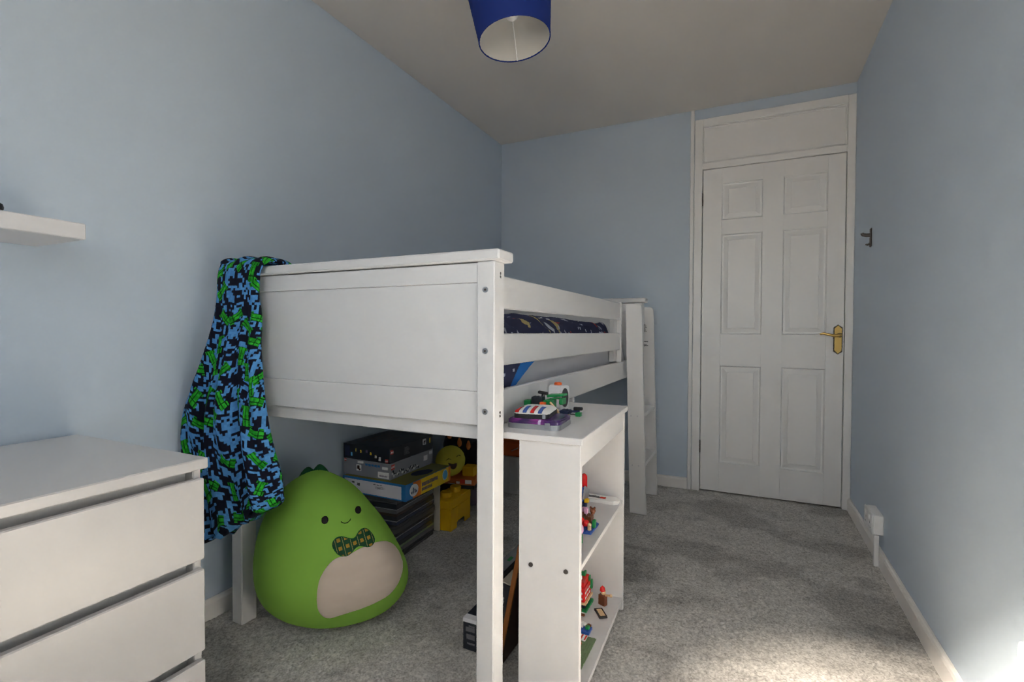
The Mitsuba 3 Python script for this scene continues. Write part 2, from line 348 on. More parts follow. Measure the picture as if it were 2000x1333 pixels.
put('latch', cat(cbox(.4838, .4862, LY + .002, LY + .02, .93, .99)), 'dark_steel', D1)

# ---------------------------------------------------------------- bed
PX0, PX1, PW = -1.559, -0.566, 0.05
BY0, BY1 = 1.087, 3.045; PD = 0.056; PZ = 1.161
bed = thing('bed', 'white wooden mid-sleeper bed frame with solid end panels and side rails', 'bed')
for y in (BY0, BY1 - PD):
    for x in (PX0, PX1 - PW):
        post = cbox(x, x + PW, y, y + PD, 0, PZ - .0003, .003)
        put('post', post, 'bed_white', bed)
for i, (y0, y1) in enumerate(((BY0, BY0 + PD), (BY1 - PD, BY1))):
    put('cap', cbox(PX0 - .012, PX1 + .018, y0 - .012, y1 + .016, PZ, PZ + .027, .004), 'bed_white', bed)
    s = y0 + (.004 if i == 0 else .004)
    put('top_rail', cbox(PX0 + PW + .0008, PX1 - PW - .0008, s, y0 + .03, 1.1085, PZ - .003, .0015), 'bed_white', bed)
    put('end_panel', cbox(PX0 + PW + .0008, PX1 - PW - .0008, y0 + .009, y0 + .026, .8325, 1.1080, .0006), 'bed_white', bed)
    put('lower_board', cbox(PX0 + PW + .0008, PX1 - PW - .0008, y0 + .0075, y0 + .028, .746, .832, .001), 'bed_white', bed)
    put('bottom_rail', cbox(PX0 + PW + .0008, PX1 - PW - .0008, y0 + .0285, y0 + .052, .705, .80, .002), 'bed_white', bed)
for z in (1.089, .936, .784):
    b = cat(facing_y(Polygon([(-.591 + .0075 * math.cos(a), z + .0075 * math.sin(a)) for a in np.linspace(0, 2 * np.pi, 17)[:-1]]), BY0 - .0002, .0025))
    k = put('bolt', b, 'steel', bed, label='round steel bolt head')
    put('socket', facing_y(Polygon([(-.591 + .003 * math.cos(a), z + .003 * math.sin(a)) for a in np.linspace(0, 2 * np.pi, 7)[:-1]]), BY0 - .0028, .0006), 'dark_steel', k)
for z in (1.123, .770):
    for dz in (.0, .009):
        put('screw_hole', cyl((PX1 + .0001, BY0 + .032, z + dz), (PX1 + .0009, BY0 + .032, z + dz), .0032, 10), 'dark_steel', bed)
RX = -.622
ye = 2.66
put('side_rail', cbox(RX - .02, RX, BY0 + PD + .0005, ye, 1.049, 1.141, .003), 'bed_white', bed)
put('side_rail', cbox(RX - .02, RX, BY0 + PD + .0005, ye, .889, .9795, .003), 'bed_white', bed)
put('side_rail', cbox(RX - .02, RX, BY0 + PD + .0005, BY1 - PD - .0005, .7235, .821, .003), 'bed_white', bed)
put('side_rail', cbox(PX0 + .012, PX0 + .032, BY0 + PD + .0005, BY1 - PD - .0005, .7235, .821, .003), 'bed_white', bed)
put('side_rail', cbox(PX0 + .012, PX0 + .032, BY0 + PD + .0005, BY1 - PD - .0005, .96, 1.05, .003), 'bed_white', bed)
put('guard_batten', cbox(RX - .046, RX - .0205, ye - .055, ye + .006, .825, 1.138, .003), 'bed_white', bed)
put('guard_end_strip', cbox(RX - .02, RX + .006, ye + .0005, ye + .018, .822, 1.146, .003), 'bed_white', bed)
for i in range(12):
    y = BY0 + .12 + i * .155
    put('slat', cbox(PX0 + .033, RX - .021, y, y + .07, .742, .758, .002), 'bed_white', bed)
put('bracket', cbox(-.638, -.623, 1.872, 1.892, .703, .7232, .002), 'white_plastic', bed)
# mattress and bedding
ma = thing('mattress', 'mattress in a light grey fitted sheet inside the white bed', 'mattress')
def cushion(x0, x1, y0, y1, z0, z1, amp, seed, nx=60, ny=120, r=.04, crown=0.0, skirt=True):
    """soft slab: a closed grid whose top is rumpled"""
    u = np.linspace(0, 1, nx); v = np.linspace(0, 1, ny); U, V = np.meshgrid(u, v)
    X, Y = x0 + (x1 - x0) * U, y0 + (y1 - y0) * V
    d = np.minimum.reduce([X - x0, x1 - X, Y - y0, y1 - Y]); e = np.clip(d / r, 0, 1); e = np.sqrt(1 - (1 - e) ** 2)
    n = meshkit.fbm(np.stack([X * 7, Y * 7, X * 0 + seed], -1), 4, seed) - .5
    Zt = z0 + (z1 - z0) * (.35 + .65 * e) + (amp * n + crown * np.sin(np.pi * U)) * e
    Zb = np.full_like(Zt, z0)
    N = nx * ny; P = np.vstack([np.stack([X, Y, Zt], -1).reshape(-1, 3), np.stack([X, Y, Zb], -1).reshape(-1, 3)])
    i = np.arange(N).reshape(ny, nx)
    q = np.stack([i[:-1, :-1], i[:-1, 1:], i[1:, 1:], i[1:, :-1]], -1).reshape(-1, 4)
    F = [q, q[:, ::-1] + N]
    for ring in (i[0, :], i[:, -1], i[-1, ::-1], i[::-1, 0]):
        F.append(np.stack([ring[:-1], ring[:-1] + N, ring[1:] + N, ring[1:]], -1))
    return P, np.vstack(F)
def mesh_of(pf):
    v, f = meshkit.arrays(pf)[:2]; return trimesh.Trimesh(v, f, process=True)
put('sheet', mesh_of(cushion(PX0 + .055, RX - .048, BY0 + .065, BY1 - .065, .7585, .945, .02, 3, r=.03)), 'sheet_grey', ma, smooth=50)
du = thing('duvet', 'navy duvet printed with pale stars and spacecraft lying rumpled on the bed', 'duvet')
def duvet_mesh():
    nx, ny = 70, 170
    U, V = np.meshgrid(np.linspace(0, 1, nx), np.linspace(0, 1, ny))
    x1 = RX - .058
    X, Y = PX0 + .06 + (x1 - PX0 - .06) * U, BY0 + .07 + (BY1 - .40 - BY0 - .07) * V
    d = np.minimum.reduce([X - X.min(), X.max() - X, Y - Y.min(), Y.max() - Y]); e = np.clip(d / .05, 0, 1); e = np.sqrt(1 - (1 - e) ** 2)
    n = meshkit.fbm(np.stack([X * 5, Y * 5, X * 0], -1), 4, 21) - .5
    fold = .012 * np.sin(Y * 21 + 9 * n) * np.clip((X + 1.0) * 4, 0, 1)
    Zt = .975 + .045 * e + .055 * n * e + fold * e + .05 * np.clip(-(X + .75) * 4, 0, 1) * e
    Zt = np.maximum(Zt, .962)
    P = np.vstack([np.stack([X, Y, Zt], -1).reshape(-1, 3), np.stack([X, Y, X * 0 + .9585], -1).reshape(-1, 3)])
    N = nx * ny; i = np.arange(N).reshape(ny, nx)
    q = np.stack([i[:-1, :-1], i[:-1, 1:], i[1:, 1:], i[1:, :-1]], -1).reshape(-1, 4); F = [q, q[:, ::-1] + N]
    for ring in (i[0, :], i[:, -1], i[-1, ::-1], i[::-1, 0]):
        F.append(np.stack([ring[:-1], ring[:-1] + N, ring[1:] + N, ring[1:]], -1))
    return mesh_of((P, np.vstack(F)))
put('cover', duvet_mesh(), 'duvet_print', du, smooth=50)
# a corner of the duvet hangs down beside the mattress, its blue lining turned out
def hang(y0, y1, x, zt, zb_fn, seed, th=.006):
    ny, nz = 40, 16
    Yg, S = np.meshgrid(np.linspace(y0, y1, ny), np.linspace(0, 1, nz))
    zb = np.array([zb_fn((a - y0) / (y1 - y0)) for a in np.linspace(y0, y1, ny)])
    Z = zt + (zb[None, :] - zt) * S
    X = x + .006 * (meshkit.fbm(np.stack([Yg * 14, Z * 6, Z * 0], -1), 3, seed) - .5)
    i = np.arange(ny * nz).reshape(nz, ny); N = ny * nz
    P = np.vstack([np.stack([X, Yg, Z], -1).reshape(-1, 3), np.stack([X - th, Yg, Z], -1).reshape(-1, 3)])
    q = np.stack([i[:-1, :-1], i[:-1, 1:], i[1:, 1:], i[1:, :-1]], -1).reshape(-1, 4); F = [q, q[:, ::-1] + N]
    for ring in (i[0, :], i[:, -1], i[-1, ::-1], i[::-1, 0]):
        F.append(np.stack([ring[:-1], ring[:-1] + N, ring[1:] + N, ring[1:]], -1))
    m = mesh_of((P, np.vstack(F))); trimesh.repair.fix_normals(m); return m
put('hanging_corner', hang(1.20, 1.50, RX - .034, .952, lambda t: .795 + .150 * max(0, (t - .45) / .55) ** 1.2, 4), 'duvet_print', du, label='corner of the duvet hanging beside the mattress', smooth=50)
put('blue_lining', hang(1.22, 1.76, RX - .041, .9525, lambda t: .790 + .158 * max(0, (t - .30) / .70) ** .8, 5, .004), 'duvet_blue', du, label='bright blue turned-out edge', smooth=50)

# ---------------------------------------------------------------- bed ladder
ld = thing('bed_ladder', 'white two-step ladder leaning on the side of the bed near the door', 'ladder')
SL = math.degrees(math.atan(.033 / 1.13))
def stile(y, z1):
    pr = rrect(0, .086, 0, z1, .022, 6)
    lower = Polygon([(0, 0), (.086, 0), (.086, .1), (0, .1)])
    pr = pr.union(lower)
    m = trimesh.creation.extrude_polygon(pr, .02, engine='earcut'); v = m.vertices
    zz = v[:, 1]; xx = -.569 + v[:, 0] - .033 * zz / 1.13 + .0
    m.vertices = np.stack([xx, y + v[:, 2], zz], -1); trimesh.repair.fix_normals(m); return m
put('stile', stile(2.698, 1.135), 'bed_white', ld); st2 = put('stile', stile(3.058, 1.135), 'bed_white', ld)
for z in (.520, .252):
    xo = -.569 - .033 * z / 1.13
    put('step', cbox(xo + .024, xo + .083, 2.7185, 3.0575, z, z + .022, .003), 'bed_white', ld)
    for dx in (.030, .064):
        put('bolt', facing_y(Polygon([(xo + dx - .012 + .004 * math.cos(a), z + .010 + .004 * math.sin(a)) for a in np.linspace(0, 2 * np.pi, 11)[:-1]]), 2.6978, .0015), 'steel', ld)
# warning sticker on the inside of the far stile
for k, (x0, x1, z0, z1, mt) in enumerate(((-.585, -.552, .985, 1.042, 'ink_grey'), (-.580, -.571, .958, .968, 'card_yellow'), (-.585, -.545, .925, .930, 'ink_grey'), (-.585, -.545, .900, .921, 'ink_grey'))):
    if k in (0, 3):
        s = cat(*[cbox(x0, x1 - .004 * (q % 3), 3.0565, 3.0576, z0 + q * .0085, z0 + q * .0085 + .0042, .0002) for q in range(int((z1 - z0) / .0085))])
    else:
        s = cbox(x0, x1, 3.0565, 3.0576, z0, z1, .0002)
    put('warning_print', s, mt, ld, label='small printed safety sticker' if k == 0 else None)

# ---------------------------------------------------------------- desk with open bookcase, slid under the bed side
dk = thing('desk_bookcase', 'white desk with an open shelf unit below, standing out beside the bed', 'desk')
def dkt(m): return tf(m, rz=1.765, t=(-.3632, 1.1655, 0))
DZ = .7220
put('desktop', dkt(cbox(-.40, 0, 0, .601, DZ - .018, DZ, .002)), 'board_white', dk)
put('side_panel', dkt(cbox(-.173, -.0072, .0124, .0284, 0, DZ - .0185, .0015)), 'board_white', dk)
put('side_panel', dkt(cbox(-.173, -.0072, .5668, .5828, 0, DZ - .0185, .0015)), 'board_white', dk)
put('apron', dkt(cbox(-.028, -.011, .0287, .5665, DZ - .080, DZ - .0185, .001)), 'board_white', dk)
put('back_board', dkt(cbox(-.173, -.167, .0287, .5665, .03, DZ - .0185, .0008)), 'board_white', dk)
put('shelf', dkt(cbox(-.1665, -.0092, .0287, .5665, .378, .393, .0015)), 'board_white', dk)
put('shelf', dkt(cbox(-.1665, -.0092, .0287, .5665, .030, .045, .0015)), 'board_white', dk)
put('plinth', dkt(cbox(-.049, -.034, .0287, .5665, 0, .0295, .001)), 'board_white', dk)
for dx in (-.0435, -.1385):
    put('bolt_cap', dkt(facing_y(Polygon([(dx + .006 * math.cos(a), .3795 + .006 * math.sin(a)) for a in np.linspace(0, 2 * np.pi, 13)[:-1]]), .0121, .0018)), 'dark_steel', dk)
def on(h): return h + .0003

# ---------------------------------------------------------------- chest of drawers
ch = thing('chest_of_drawers', 'white chest of wide drawers with a glossy front against the left wall', 'chest of drawers')
CX0, CX1, CY0, CY1 = -1.640, -1.090, -.12, .700
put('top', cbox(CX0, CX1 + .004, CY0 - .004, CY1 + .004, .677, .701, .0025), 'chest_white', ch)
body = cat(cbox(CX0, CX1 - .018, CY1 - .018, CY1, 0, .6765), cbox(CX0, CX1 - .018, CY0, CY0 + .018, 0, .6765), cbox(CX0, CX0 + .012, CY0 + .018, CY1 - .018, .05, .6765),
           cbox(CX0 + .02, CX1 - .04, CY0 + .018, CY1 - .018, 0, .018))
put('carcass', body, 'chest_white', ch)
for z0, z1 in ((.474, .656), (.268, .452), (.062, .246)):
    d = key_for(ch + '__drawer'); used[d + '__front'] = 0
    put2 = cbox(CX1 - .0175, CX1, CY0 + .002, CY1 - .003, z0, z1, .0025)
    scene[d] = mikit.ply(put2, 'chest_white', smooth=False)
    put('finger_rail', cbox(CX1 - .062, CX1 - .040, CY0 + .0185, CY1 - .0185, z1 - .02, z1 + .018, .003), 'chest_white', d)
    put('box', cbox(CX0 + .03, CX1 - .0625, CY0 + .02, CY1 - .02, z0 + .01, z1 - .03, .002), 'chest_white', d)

# ---------------------------------------------------------------- floating shelf and what stands on it
sh = thing('wall_shelf', 'short white floating shelf on the left wall above the chest', 'shelf')
put('board', cbox(XL + .0005, -1.425, -.25, .632, 1.199, 1.237, .002), 'board_white', sh)
orn = thing('ornament', 'small dark round ornament on the end of the floating shelf', 'ornament')
oc = np.array([-1.470, .484, 1.2375])
put('body', lathe([(0, 0), (.012, 0), (.017, .005), (.019, .012), (.017, .019), (.010, .024), (.0, .0255)], 28, oc), 'black_plastic', orn, smooth=35)
put('face', ball(oc + [.015, -.004, .014], .008, 2, (.6, 1, 1)), 'plastic_olive', orn, smooth=True)

# ---------------------------------------------------------------- ceiling lamp
lp = thing('ceiling_lamp', 'pendant lamp with a deep blue drum shade hanging from the ceiling', 'lamp')
C0 = np.array([-.735, 1.555, 1.987])
tiltL, tiltB = math.radians(6.5), math.radians(3.4)
hz_r = np.array([math.cos(YAW), math.sin(YAW), 0]); hz_f = np.array([-math.sin(YAW), math.cos(YAW), 0])
axis = np.array([0, 0, 1.0]) - hz_r * math.tan(tiltL) + hz_f * math.tan(tiltB); axis /= np.linalg.norm(axis)
ex = hz_r - axis * (hz_r @ axis); ex /= np.linalg.norm(ex); ey = np.cross(axis, ex)
LM = np.eye(4); LM[:3, 0], LM[:3, 1], LM[:3, 2], LM[:3, 3] = ex, ey, axis, C0
def lampm(m): m = m.copy(); m.apply_transform(LM); return m
R0, R1, HH = .1235, .149, .205
put('shade', lampm(lathe([(R0, 0), (R1, HH), (R1 - .0012, HH), (R0 - .0012, 0), (R0, 0)], 72)), 'shade_blue', lp, label='deep blue fabric drum shade', smooth=40)
put('lining', lampm(lathe([(R0 - .0016, .001), (R1 - .0016, HH - .001), (R1 - .0022, HH - .001), (R0 - .0022, .001), (R0 - .0016, .001)], 72)), 'shade_lining', lp, label='white lining', smooth=40)
for zz, r in ((0, R0), (HH, R1)):
    put('rim', lampm(tf(trimesh.creation.torus(r - .001, .0022, 64, 8), t=(0, 0, zz))), 'shade_blue', lp, smooth=True)
for k in range(2):
    a = math.radians(-95 + 180 * k); e = np.array([math.cos(a), math.sin(a), 0])
    put('arm', lampm(tube([e * (R0 - .003) + [0, 0, .0], e * (R0 - .016) + [0, 0, .012], e * .055 + [0, 0, .075], e * .021 + [0, 0, .122]], .0022, 8)), 'white_plastic', lp, smooth=True)
put('holder', lampm(lathe([(.0, .117), (.020, .117), (.022, .122), (.020, .14), (.012, .152), (0, .155)], 28)), 'white_plastic', lp, smooth=35)
put('bulb', lampm(lathe([(0, .070), (.010, .072), (.019, .080), (.0225, .090), (.019, .103), (.012, .116), (0, .1165)], 28)), 'bulb_glass', lp, label='unlit bulb', smooth=True)
top = C0 + axis * .155
put('cord', tube([top, top + axis * .05, np.array([top[0] + axis[0] * .06, top[1] + axis[1] * .06, ZC - .03])], .003, 8), 'white_plastic', lp, smooth=True)
put('ceiling_rose', lathe([(0, ZC - .032), (.02, ZC - .032), (.04, ZC - .012), (.045, ZC - .0005), (0, ZC - .0005)], 32, (top[0] + axis[0] * .06, top[1] + axis[1] * .06, 0)), 'white_plastic', lp, smooth=35)

# ---------------------------------------------------------------- right wall: hook, socket, trunking, radiator
hk = thing('wall_hook', 'small dark metal coat hook on the right wall beside the door', 'hook')
put('plate', cbox(XR - .006, XR - .0003, 2.858, 2.884, 1.394, 1.484, .0025), 'dark_steel', hk)
put('peg', tube([(XR - .006, 2.871, 1.452), (XR - .02, 2.871, 1.452), (XR - .034, 2.871, 1.455), (XR - .038, 2.871, 1.463)], [.0085, .0085, .008, .007], 10), 'dark_steel', hk, smooth=40)
put('lower_peg', tube([(XR - .006, 2.871, 1.412), (XR - .016, 2.871, 1.405), (XR - .022, 2.871, 1.410)], .0045, 10), 'dark_steel', hk, smooth=40)
so = thing('wall_socket', 'white surface-mounted double power socket low on the right wall', 'socket')
put('box', cbox(XR - .036, XR - .0003, 2.535, 2.683, .131, .214, .003), 'white_plastic', so)
put('faceplate', cbox(XR - .043, XR - .0363, 2.533, 2.685, .129, .216, .003), 'white_plastic', so)
for y in (2.572, 2.646):
    put('switch', tf(cbox(XR - .049, XR - .0433, y - .006, y + .006, .185, .204, .001)), 'white_plastic', so)
    put('pin_hole', cat(cbox(XR - .0437, XR - .0432, y - .002, y + .002, .168, .177, .0001), cbox(XR - .0437, XR - .0432, y - .013, y - .007, .150, .154, .0001), cbox(XR - .0437, XR - .0432, y + .007, y + .013, .150, .154, .0001)), 'ink_grey', so)
put('cable_trunking', cbox(XR - .0335, XR - .0155, 2.5365, 2.556, -.004, .1285, .002), 'white_plastic', label='narrow white cable trunking from the socket down to the carpet', category='trunking')
rd = thing('radiator', 'white panel radiator on the right wall at the edge of view', 'radiator')
def facing_x(poly, x, t):  # polygon in (y, z), extruded towards +x
    m = trimesh.creation.extrude_polygon(poly, t, engine='earcut'); v = m.vertices
    m.vertices = np.stack([x + v[:, 2], v[:, 0], v[:, 1]], -1); trimesh.repair.fix_normals(m); return m
put('front_panel', facing_x(rrect(.08, 1.147, .10, .458, .02, 6), .430, .012), 'white_plastic', rd)
put('rear_panel', facing_x(rrect(.08, 1.147, .10, .458, .02, 6), .478, .012), 'white_plastic', rd)
for k in range(24):
    put('rib', cbox(.4262, .4298, .115 + k * .0425, .135 + k * .0425, .14, .418, .0015), 'white_plastic', rd)
put('top_grille', cbox(.4422, .4778, .10, 1.13, .44, .452, .001), 'white_plastic', rd)
for y in (.3, .95):
    put('bracket', cbox(.4905, XR - .0005, y, y + .03, .15, .40, .001), 'white_plastic', rd)

# ---------------------------------------------------------------- dressing gown over the bed end
def gown():
    # (y, z of the centre line, x left, x right, thickness, drop of the left side at the hem)
    rows = [(1.178, 1.090, -1.53, -1.37, .020, 0), (1.180, 1.150, -1.535, -1.365, .022, 0), (1.172, 1.197, -1.54, -1.36, .022, 0), (1.135, 1.206, -1.545, -1.355, .022, 0), (1.085, 1.2065, -1.55, -1.35, .024, 0),
            (1.055, 1.195, -1.552, -1.35, .028, 0), (1.045, 1.160, -1.553, -1.362, .032, 0), (1.042, 1.10, -1.550, -1.362, .036, 0), (1.040, 1.03, -1.556, -1.348, .044, 0), (1.034, .95, -1.572, -1.345, .054, 0),
            (1.024, .86, -1.600, -1.325, .064, .0), (1.014, .78, -1.632, -1.302, .072, .0), (1.006, .70, -1.644, -1.275, .078, .0), (1.004, .62, -1.634, -1.252, .08, .01), (1.004, .54, -1.612, -1.232, .08, .03),
            (1.004, .46, -1.575, -1.228, .078, .06), (1.004, .405, -1.545, -1.226, .074, .09), (1.004, .398, -1.535, -1.230, .05, .09)]
    P = np.array(rows); t = np.concatenate([[0], np.cumsum(np.hypot(np.diff(P[:, 0]), np.diff(P[:, 1])))])
    tt = np.linspace(0, t[-1], 150)
    from scipy.interpolate import PchipInterpolator
    R = PchipInterpolator(t, P)(tt)
    tan = np.gradient(R[:, :2], axis=0); tan /= np.linalg.norm(tan, axis=1, keepdims=True)
    nrm = np.stack([tan[:, 1], -tan[:, 0]], 1)        # on the front hanging part this points to -y
    M = 96
    a = np.arange(M) * 2 * np.pi / M - np.pi / 2
    V, UV = [], []
    for i in range(len(tt)):
        y, z, xl, xr, th, dr_ = R[i]; w = (xr - xl) / 2; xm = (xl + xr) / 2
        cs, sn = np.cos(a), np.sin(a)
        px = np.sign(cs) * np.abs(cs) ** .8 * w
        s = px / w
        k = min(1.0, max(0.0, (1.15 - z) / .5)) if tt[i] > t[5] else .25
        fold = .016 * np.sin(7.2 * s + 2.0 + 1.1 * math.sin(z * 5)) * k + .010 * np.sin(15 * s + z * 7) * k - .020 * k * np.exp(-((s + .12 + .15 * (z - .8)) / .06) ** 2)
        off = np.sign(sn) * np.abs(sn) ** .7 * th / 2 + np.where(sn > 0, fold, fold * .3)
        zz = z + nrm[i, 1] * off + dr_ * s - .012 * k * np.sin(9 * s)
        yy = y + nrm[i, 0] * off
        V.append(np.stack([xm + px, yy, zz], -1))
        arc = np.concatenate([[0], np.cumsum(np.hypot(np.diff(px), np.diff(off)))]); arc = arc[M // 2] - arc
        UV.append(np.stack([arc + .4, np.full(M, tt[i])], -1))
    V, UV = np.vstack(V), np.vstack(UV); V[:, 0] = np.maximum(V[:, 0], XL + .004)
    n = len(tt); i = np.arange(n * M).reshape(n, M); j = np.roll(i, -1, 1)
    q = np.stack([i[:-1], j[:-1], j[1:], i[1:]], -1).reshape(-1, 4)
    F = np.vstack([q[:, [0, 1, 2]], q[:, [0, 2, 3]]])
    c0, c1 = len(V), len(V) + 1
    V = np.vstack([V, V[:M].mean(0), V[-M:].mean(0)]); UV = np.vstack([UV, UV[:M].mean(0), UV[-M:].mean(0)])
    caps = [[c0, j[0, k], i[0, k]] for k in range(M)] + [[c1, i[-1, k], j[-1, k]] for k in range(M)]
    F = np.vstack([F, caps])
    m = trimesh.Trimesh(V, F, process=False)
    if m.volume < 0: m.faces = m.faces[:, ::-1]
    return m, UV
gm, guv = gown()
dg = thing('dressing_gown', 'fleece dressing gown in blue, black and green pixel print hung over the bed end', 'dressing gown')
put('fleece', gm, 'camo_fleece', dg, smooth=True, uv=guv)

# ---------------------------------------------------------------- big green plush dinosaur
pl = thing('plush_dinosaur', 'large round green plush dinosaur with a pale belly and plaid bow tie on the carpet', 'plush toy')
PC = np.array([-1.290, 1.271, .3055])            # its centre; it leans back and faces the window
pn = np.array([.66684, -.65712, .35144]); pr_ = np.array([.7019, .71228, 0]); pu = np.cross(pn, pr_)
SC = 1.0444
SIL = [(5.1, .158), (27.9, .137), (52.7, .139), (70.3, .151), (90.0, .173), (104.3, .194), (114.1, .199), (126.4, .203), (138.9, .206), (153.2, .208), (166.7, .214), (184.6, .227), (198.4, .244), (207.9, .259), (217.0, .274),
       (228.4, .286), (240.9, .290), (251.9, .291), (266.9, .295), (284.4, .305), (297.6, .317), (308.3, .320), (315.4, .314), (322.1, .300), (327.2, .281), (336.0, .238), (347.2, .196), (365.1, .158)]
def plush_R(th):
    d = (np.degrees(th) - 5.1) % 360 + 5.1
    from scipy.interpolate import CubicSpline
    A = np.array(SIL); A[-1, 1] = A[0, 1]
    return CubicSpline(A[:, 0], A[:, 1] * SC, bc_type='periodic')(d)
def plush_pt(r, u, lift=0.0, front=True):
    """point of the plush's surface over (r across, u up) measured from its centre"""
    r, u = np.asarray(r, float), np.asarray(u, float)
    th = np.arctan2(u, r); rho = np.clip(np.hypot(r, u) / plush_R(th), 0, 1)
    dep = .195 * np.sqrt(np.maximum(1 - rho ** 2.3, 0)) * (1 - .22 * (u / .28))
    dep = dep + .003 * (meshkit.fbm(np.stack([r * 16, u * 16, r * 0], -1), 3, 8) - .5)
    s = 1.0 if front else -.72
    P = PC + r[..., None] * pr_ + u[..., None] * pu + (s * dep + lift)[..., None] * pn
    P[..., 2] = np.maximum(P[..., 2], -.001 + lift * 0)
    return P
def plush_body():
    K, Mx = 46, 120; V = []; rows = []
    for sgn in (1, -1):
        for i in range(K):
            rho = math.sin((i + (0.02 if i == 0 else 0)) / (K - 1) * math.pi / 2)
            if sgn < 0 and i == K - 1: continue
            a = np.arange(Mx) * 2 * np.pi / Mx
            R = plush_R(a) * rho
            V.append(plush_pt(R * np.cos(a), R * np.sin(a), 0.0, sgn > 0)); rows.append((sgn, i))
    V = np.vstack(V)
    idx = {rw: k for k, rw in enumerate(rows)}
    seq = [(1, i) for i in range(K)] + [(-1, i) for i in range(K - 2, -1, -1)]
    F = []
    for p, q in zip(seq[:-1], seq[1:]):
        A, B = idx[p] * Mx, idx[q] * Mx
        for k in range(Mx):
            l = (k + 1) % Mx; F += [[A + k, B + k, B + l], [A + k, B + l, A + l]]
    A, B = idx[(1, 0)] * Mx, idx[(-1, 0)] * Mx
    V = np.vstack([V, V[A:A + Mx].mean(0), V[B:B + Mx].mean(0)]); c0, c1 = len(V) - 2, len(V) - 1
    for k in range(Mx):
        l = (k + 1) % Mx; F += [[c0, A + k, A + l], [c1, B + l, B + k]]
    m = trimesh.Trimesh(V, F, process=False); trimesh.repair.fix_normals(m)
    if m.volume < 0: m.invert()
    return m
put('body', plush_body(), 'plush_green', pl, smooth=True)
def patch(poly, lift, nn=40, edge=.006, uvs=False):
    """a sewn-on piece: the polygon (r, u) laid on the plush, slightly padded, its edge tucked in"""
    poly = Polygon(poly); c = poly.centroid; c = np.array([c.x, c.y])
    ring = np.array([poly.exterior.interpolate(k / 96, normalized=True).coords[0] for k in range(96)])
    V, UV = [], []
    for i in range(nn):
        f = i / (nn - 1); P = c + (ring - c) * f
        e = lift * math.sqrt(max(0, 1 - f ** 6)) - (.002 if i == nn - 1 else 0)
        V.append(plush_pt(P[:, 0], P[:, 1], e)); UV.append(P)
    V, UV = np.vstack(V), np.vstack(UV); F = []
    for i in range(nn - 1):
        for k in range(96):
            l = (k + 1) % 96; a, b = i * 96 + k, i * 96 + l
            F += [[a, a + 96, b + 96], [a, b + 96, b]]
    m = trimesh.Trimesh(V, F, process=False)
    return m, UV
def smoothpoly(pts, n=90):
    from scipy.interpolate import CubicSpline
    p = np.array(pts + [pts[0]], float); t = np.concatenate([[0], np.cumsum(np.linalg.norm(np.diff(p, axis=0), axis=1))])
    return CubicSpline(t, p, bc_type='periodic')(np.linspace(0, t[-1], n, endpoint=False))
def ell(cx, cy, a, b, rot=0, n=40):
    t = np.linspace(0, 2 * np.pi, n, endpoint=False); x, y = a * np.cos(t), b * np.sin(t); r = math.radians(rot)
    return np.stack([cx + x * math.cos(r) - y * math.sin(r), cy + x * math.sin(r) + y * math.cos(r)], -1)
def S_(pts): return [(x * SC, y * SC) for x, y in pts]
bm, _ = patch(smoothpoly(S_([(-.045, -.178), (-.039, -.142), (-.018, -.106), (.013, -.085), (.037, -.083), (.065, -.073), (.114, -.060), (.156, -.059), (.189, -.078), (.208, -.113), (.212, -.138), (.200, -.179), (.171, -.213), (.13, -.230), (.07, -.243), (.012, -.251), (-.018, -.252), (-.035, -.238), (-.045, -.207)])), .003)
put('belly', bm, 'plush_belly', pl, label='pale beige belly patch', smooth=True)
for cx, cy in ((.075, .041), (-.022, .022)):
    m, _ = patch(ell(cx * SC, cy * SC, .0108, .0128), .0025, 10)
    put('eye', m, 'thread_black', pl, label='round black embroidered eye', smooth=True)
sm = np.array(S_([(.0235, .0125), (.0265, .0092), (.0305, .0070), (.0355, .0060), (.0405, .0066), (.0452, .0090), (.0490, .0125), (.0520, .0172)]))
put('mouth', tube(plush_pt(sm[:, 0], sm[:, 1], .0006), .0013, 8), 'thread_black', pl, label='thin black smile', smooth=True)
BOW = smoothpoly(S_([(-.002, -.047), (.007, -.034), (.025, -.031), (.048, -.040), (.063, -.039), (.073, -.026), (.091, -.015), (.113, -.031), (.121, -.056), (.112, -.068), (.088, -.065), (.070, -.063), (.056, -.074), (.038, -.086), (.018, -.081), (.005, -.067)]))
big_ = np.array(Polygon(BOW).buffer(.0022).exterior.coords)[:-1]
m, _ = patch(big_, .0048, 14); bt = put('bow_tie', m, 'plush_dark_green', pl, label='plaid bow tie patch with a dark green edge', smooth=True)
m, bu = patch(BOW, .0068, 30)
c_, s_ = math.cos(math.radians(-14)), math.sin(math.radians(-14))
bu = np.stack([(bu[:, 0] * c_ - bu[:, 1] * s_) * 6.5, (bu[:, 0] * s_ + bu[:, 1] * c_) * 8], -1)
put('plaid', m, 'plaid', bt, smooth=True, uv=bu)
for i, (r_, u_) in enumerate(((-.080, .172), (-.042, .178), (-.115, .128))):
    base = PC + r_ * SC * pr_ + u_ * SC * pu - (.045 + .03 * (i == 2)) * pn
    sp = ball(np.zeros(3), 1, 3); v = sp.vertices
    top_ = np.clip(v[:, 2], 0, 1)
    v = v * [.036, .018, .036]; v[:, 0] *= 1 - .45 * top_; sp.vertices = v
    M4 = np.eye(4); M4[:3, 0] = pr_ * .9 + pn * .43; M4[:3, 1] = np.cross(pu, M4[:3, 0]); M4[:3, 2] = pu; M4[:3, 3] = base
    sp.apply_transform(M4); put('back_spike', sp, 'plush_dark_green', pl, label='dark green felt spike', smooth=True)

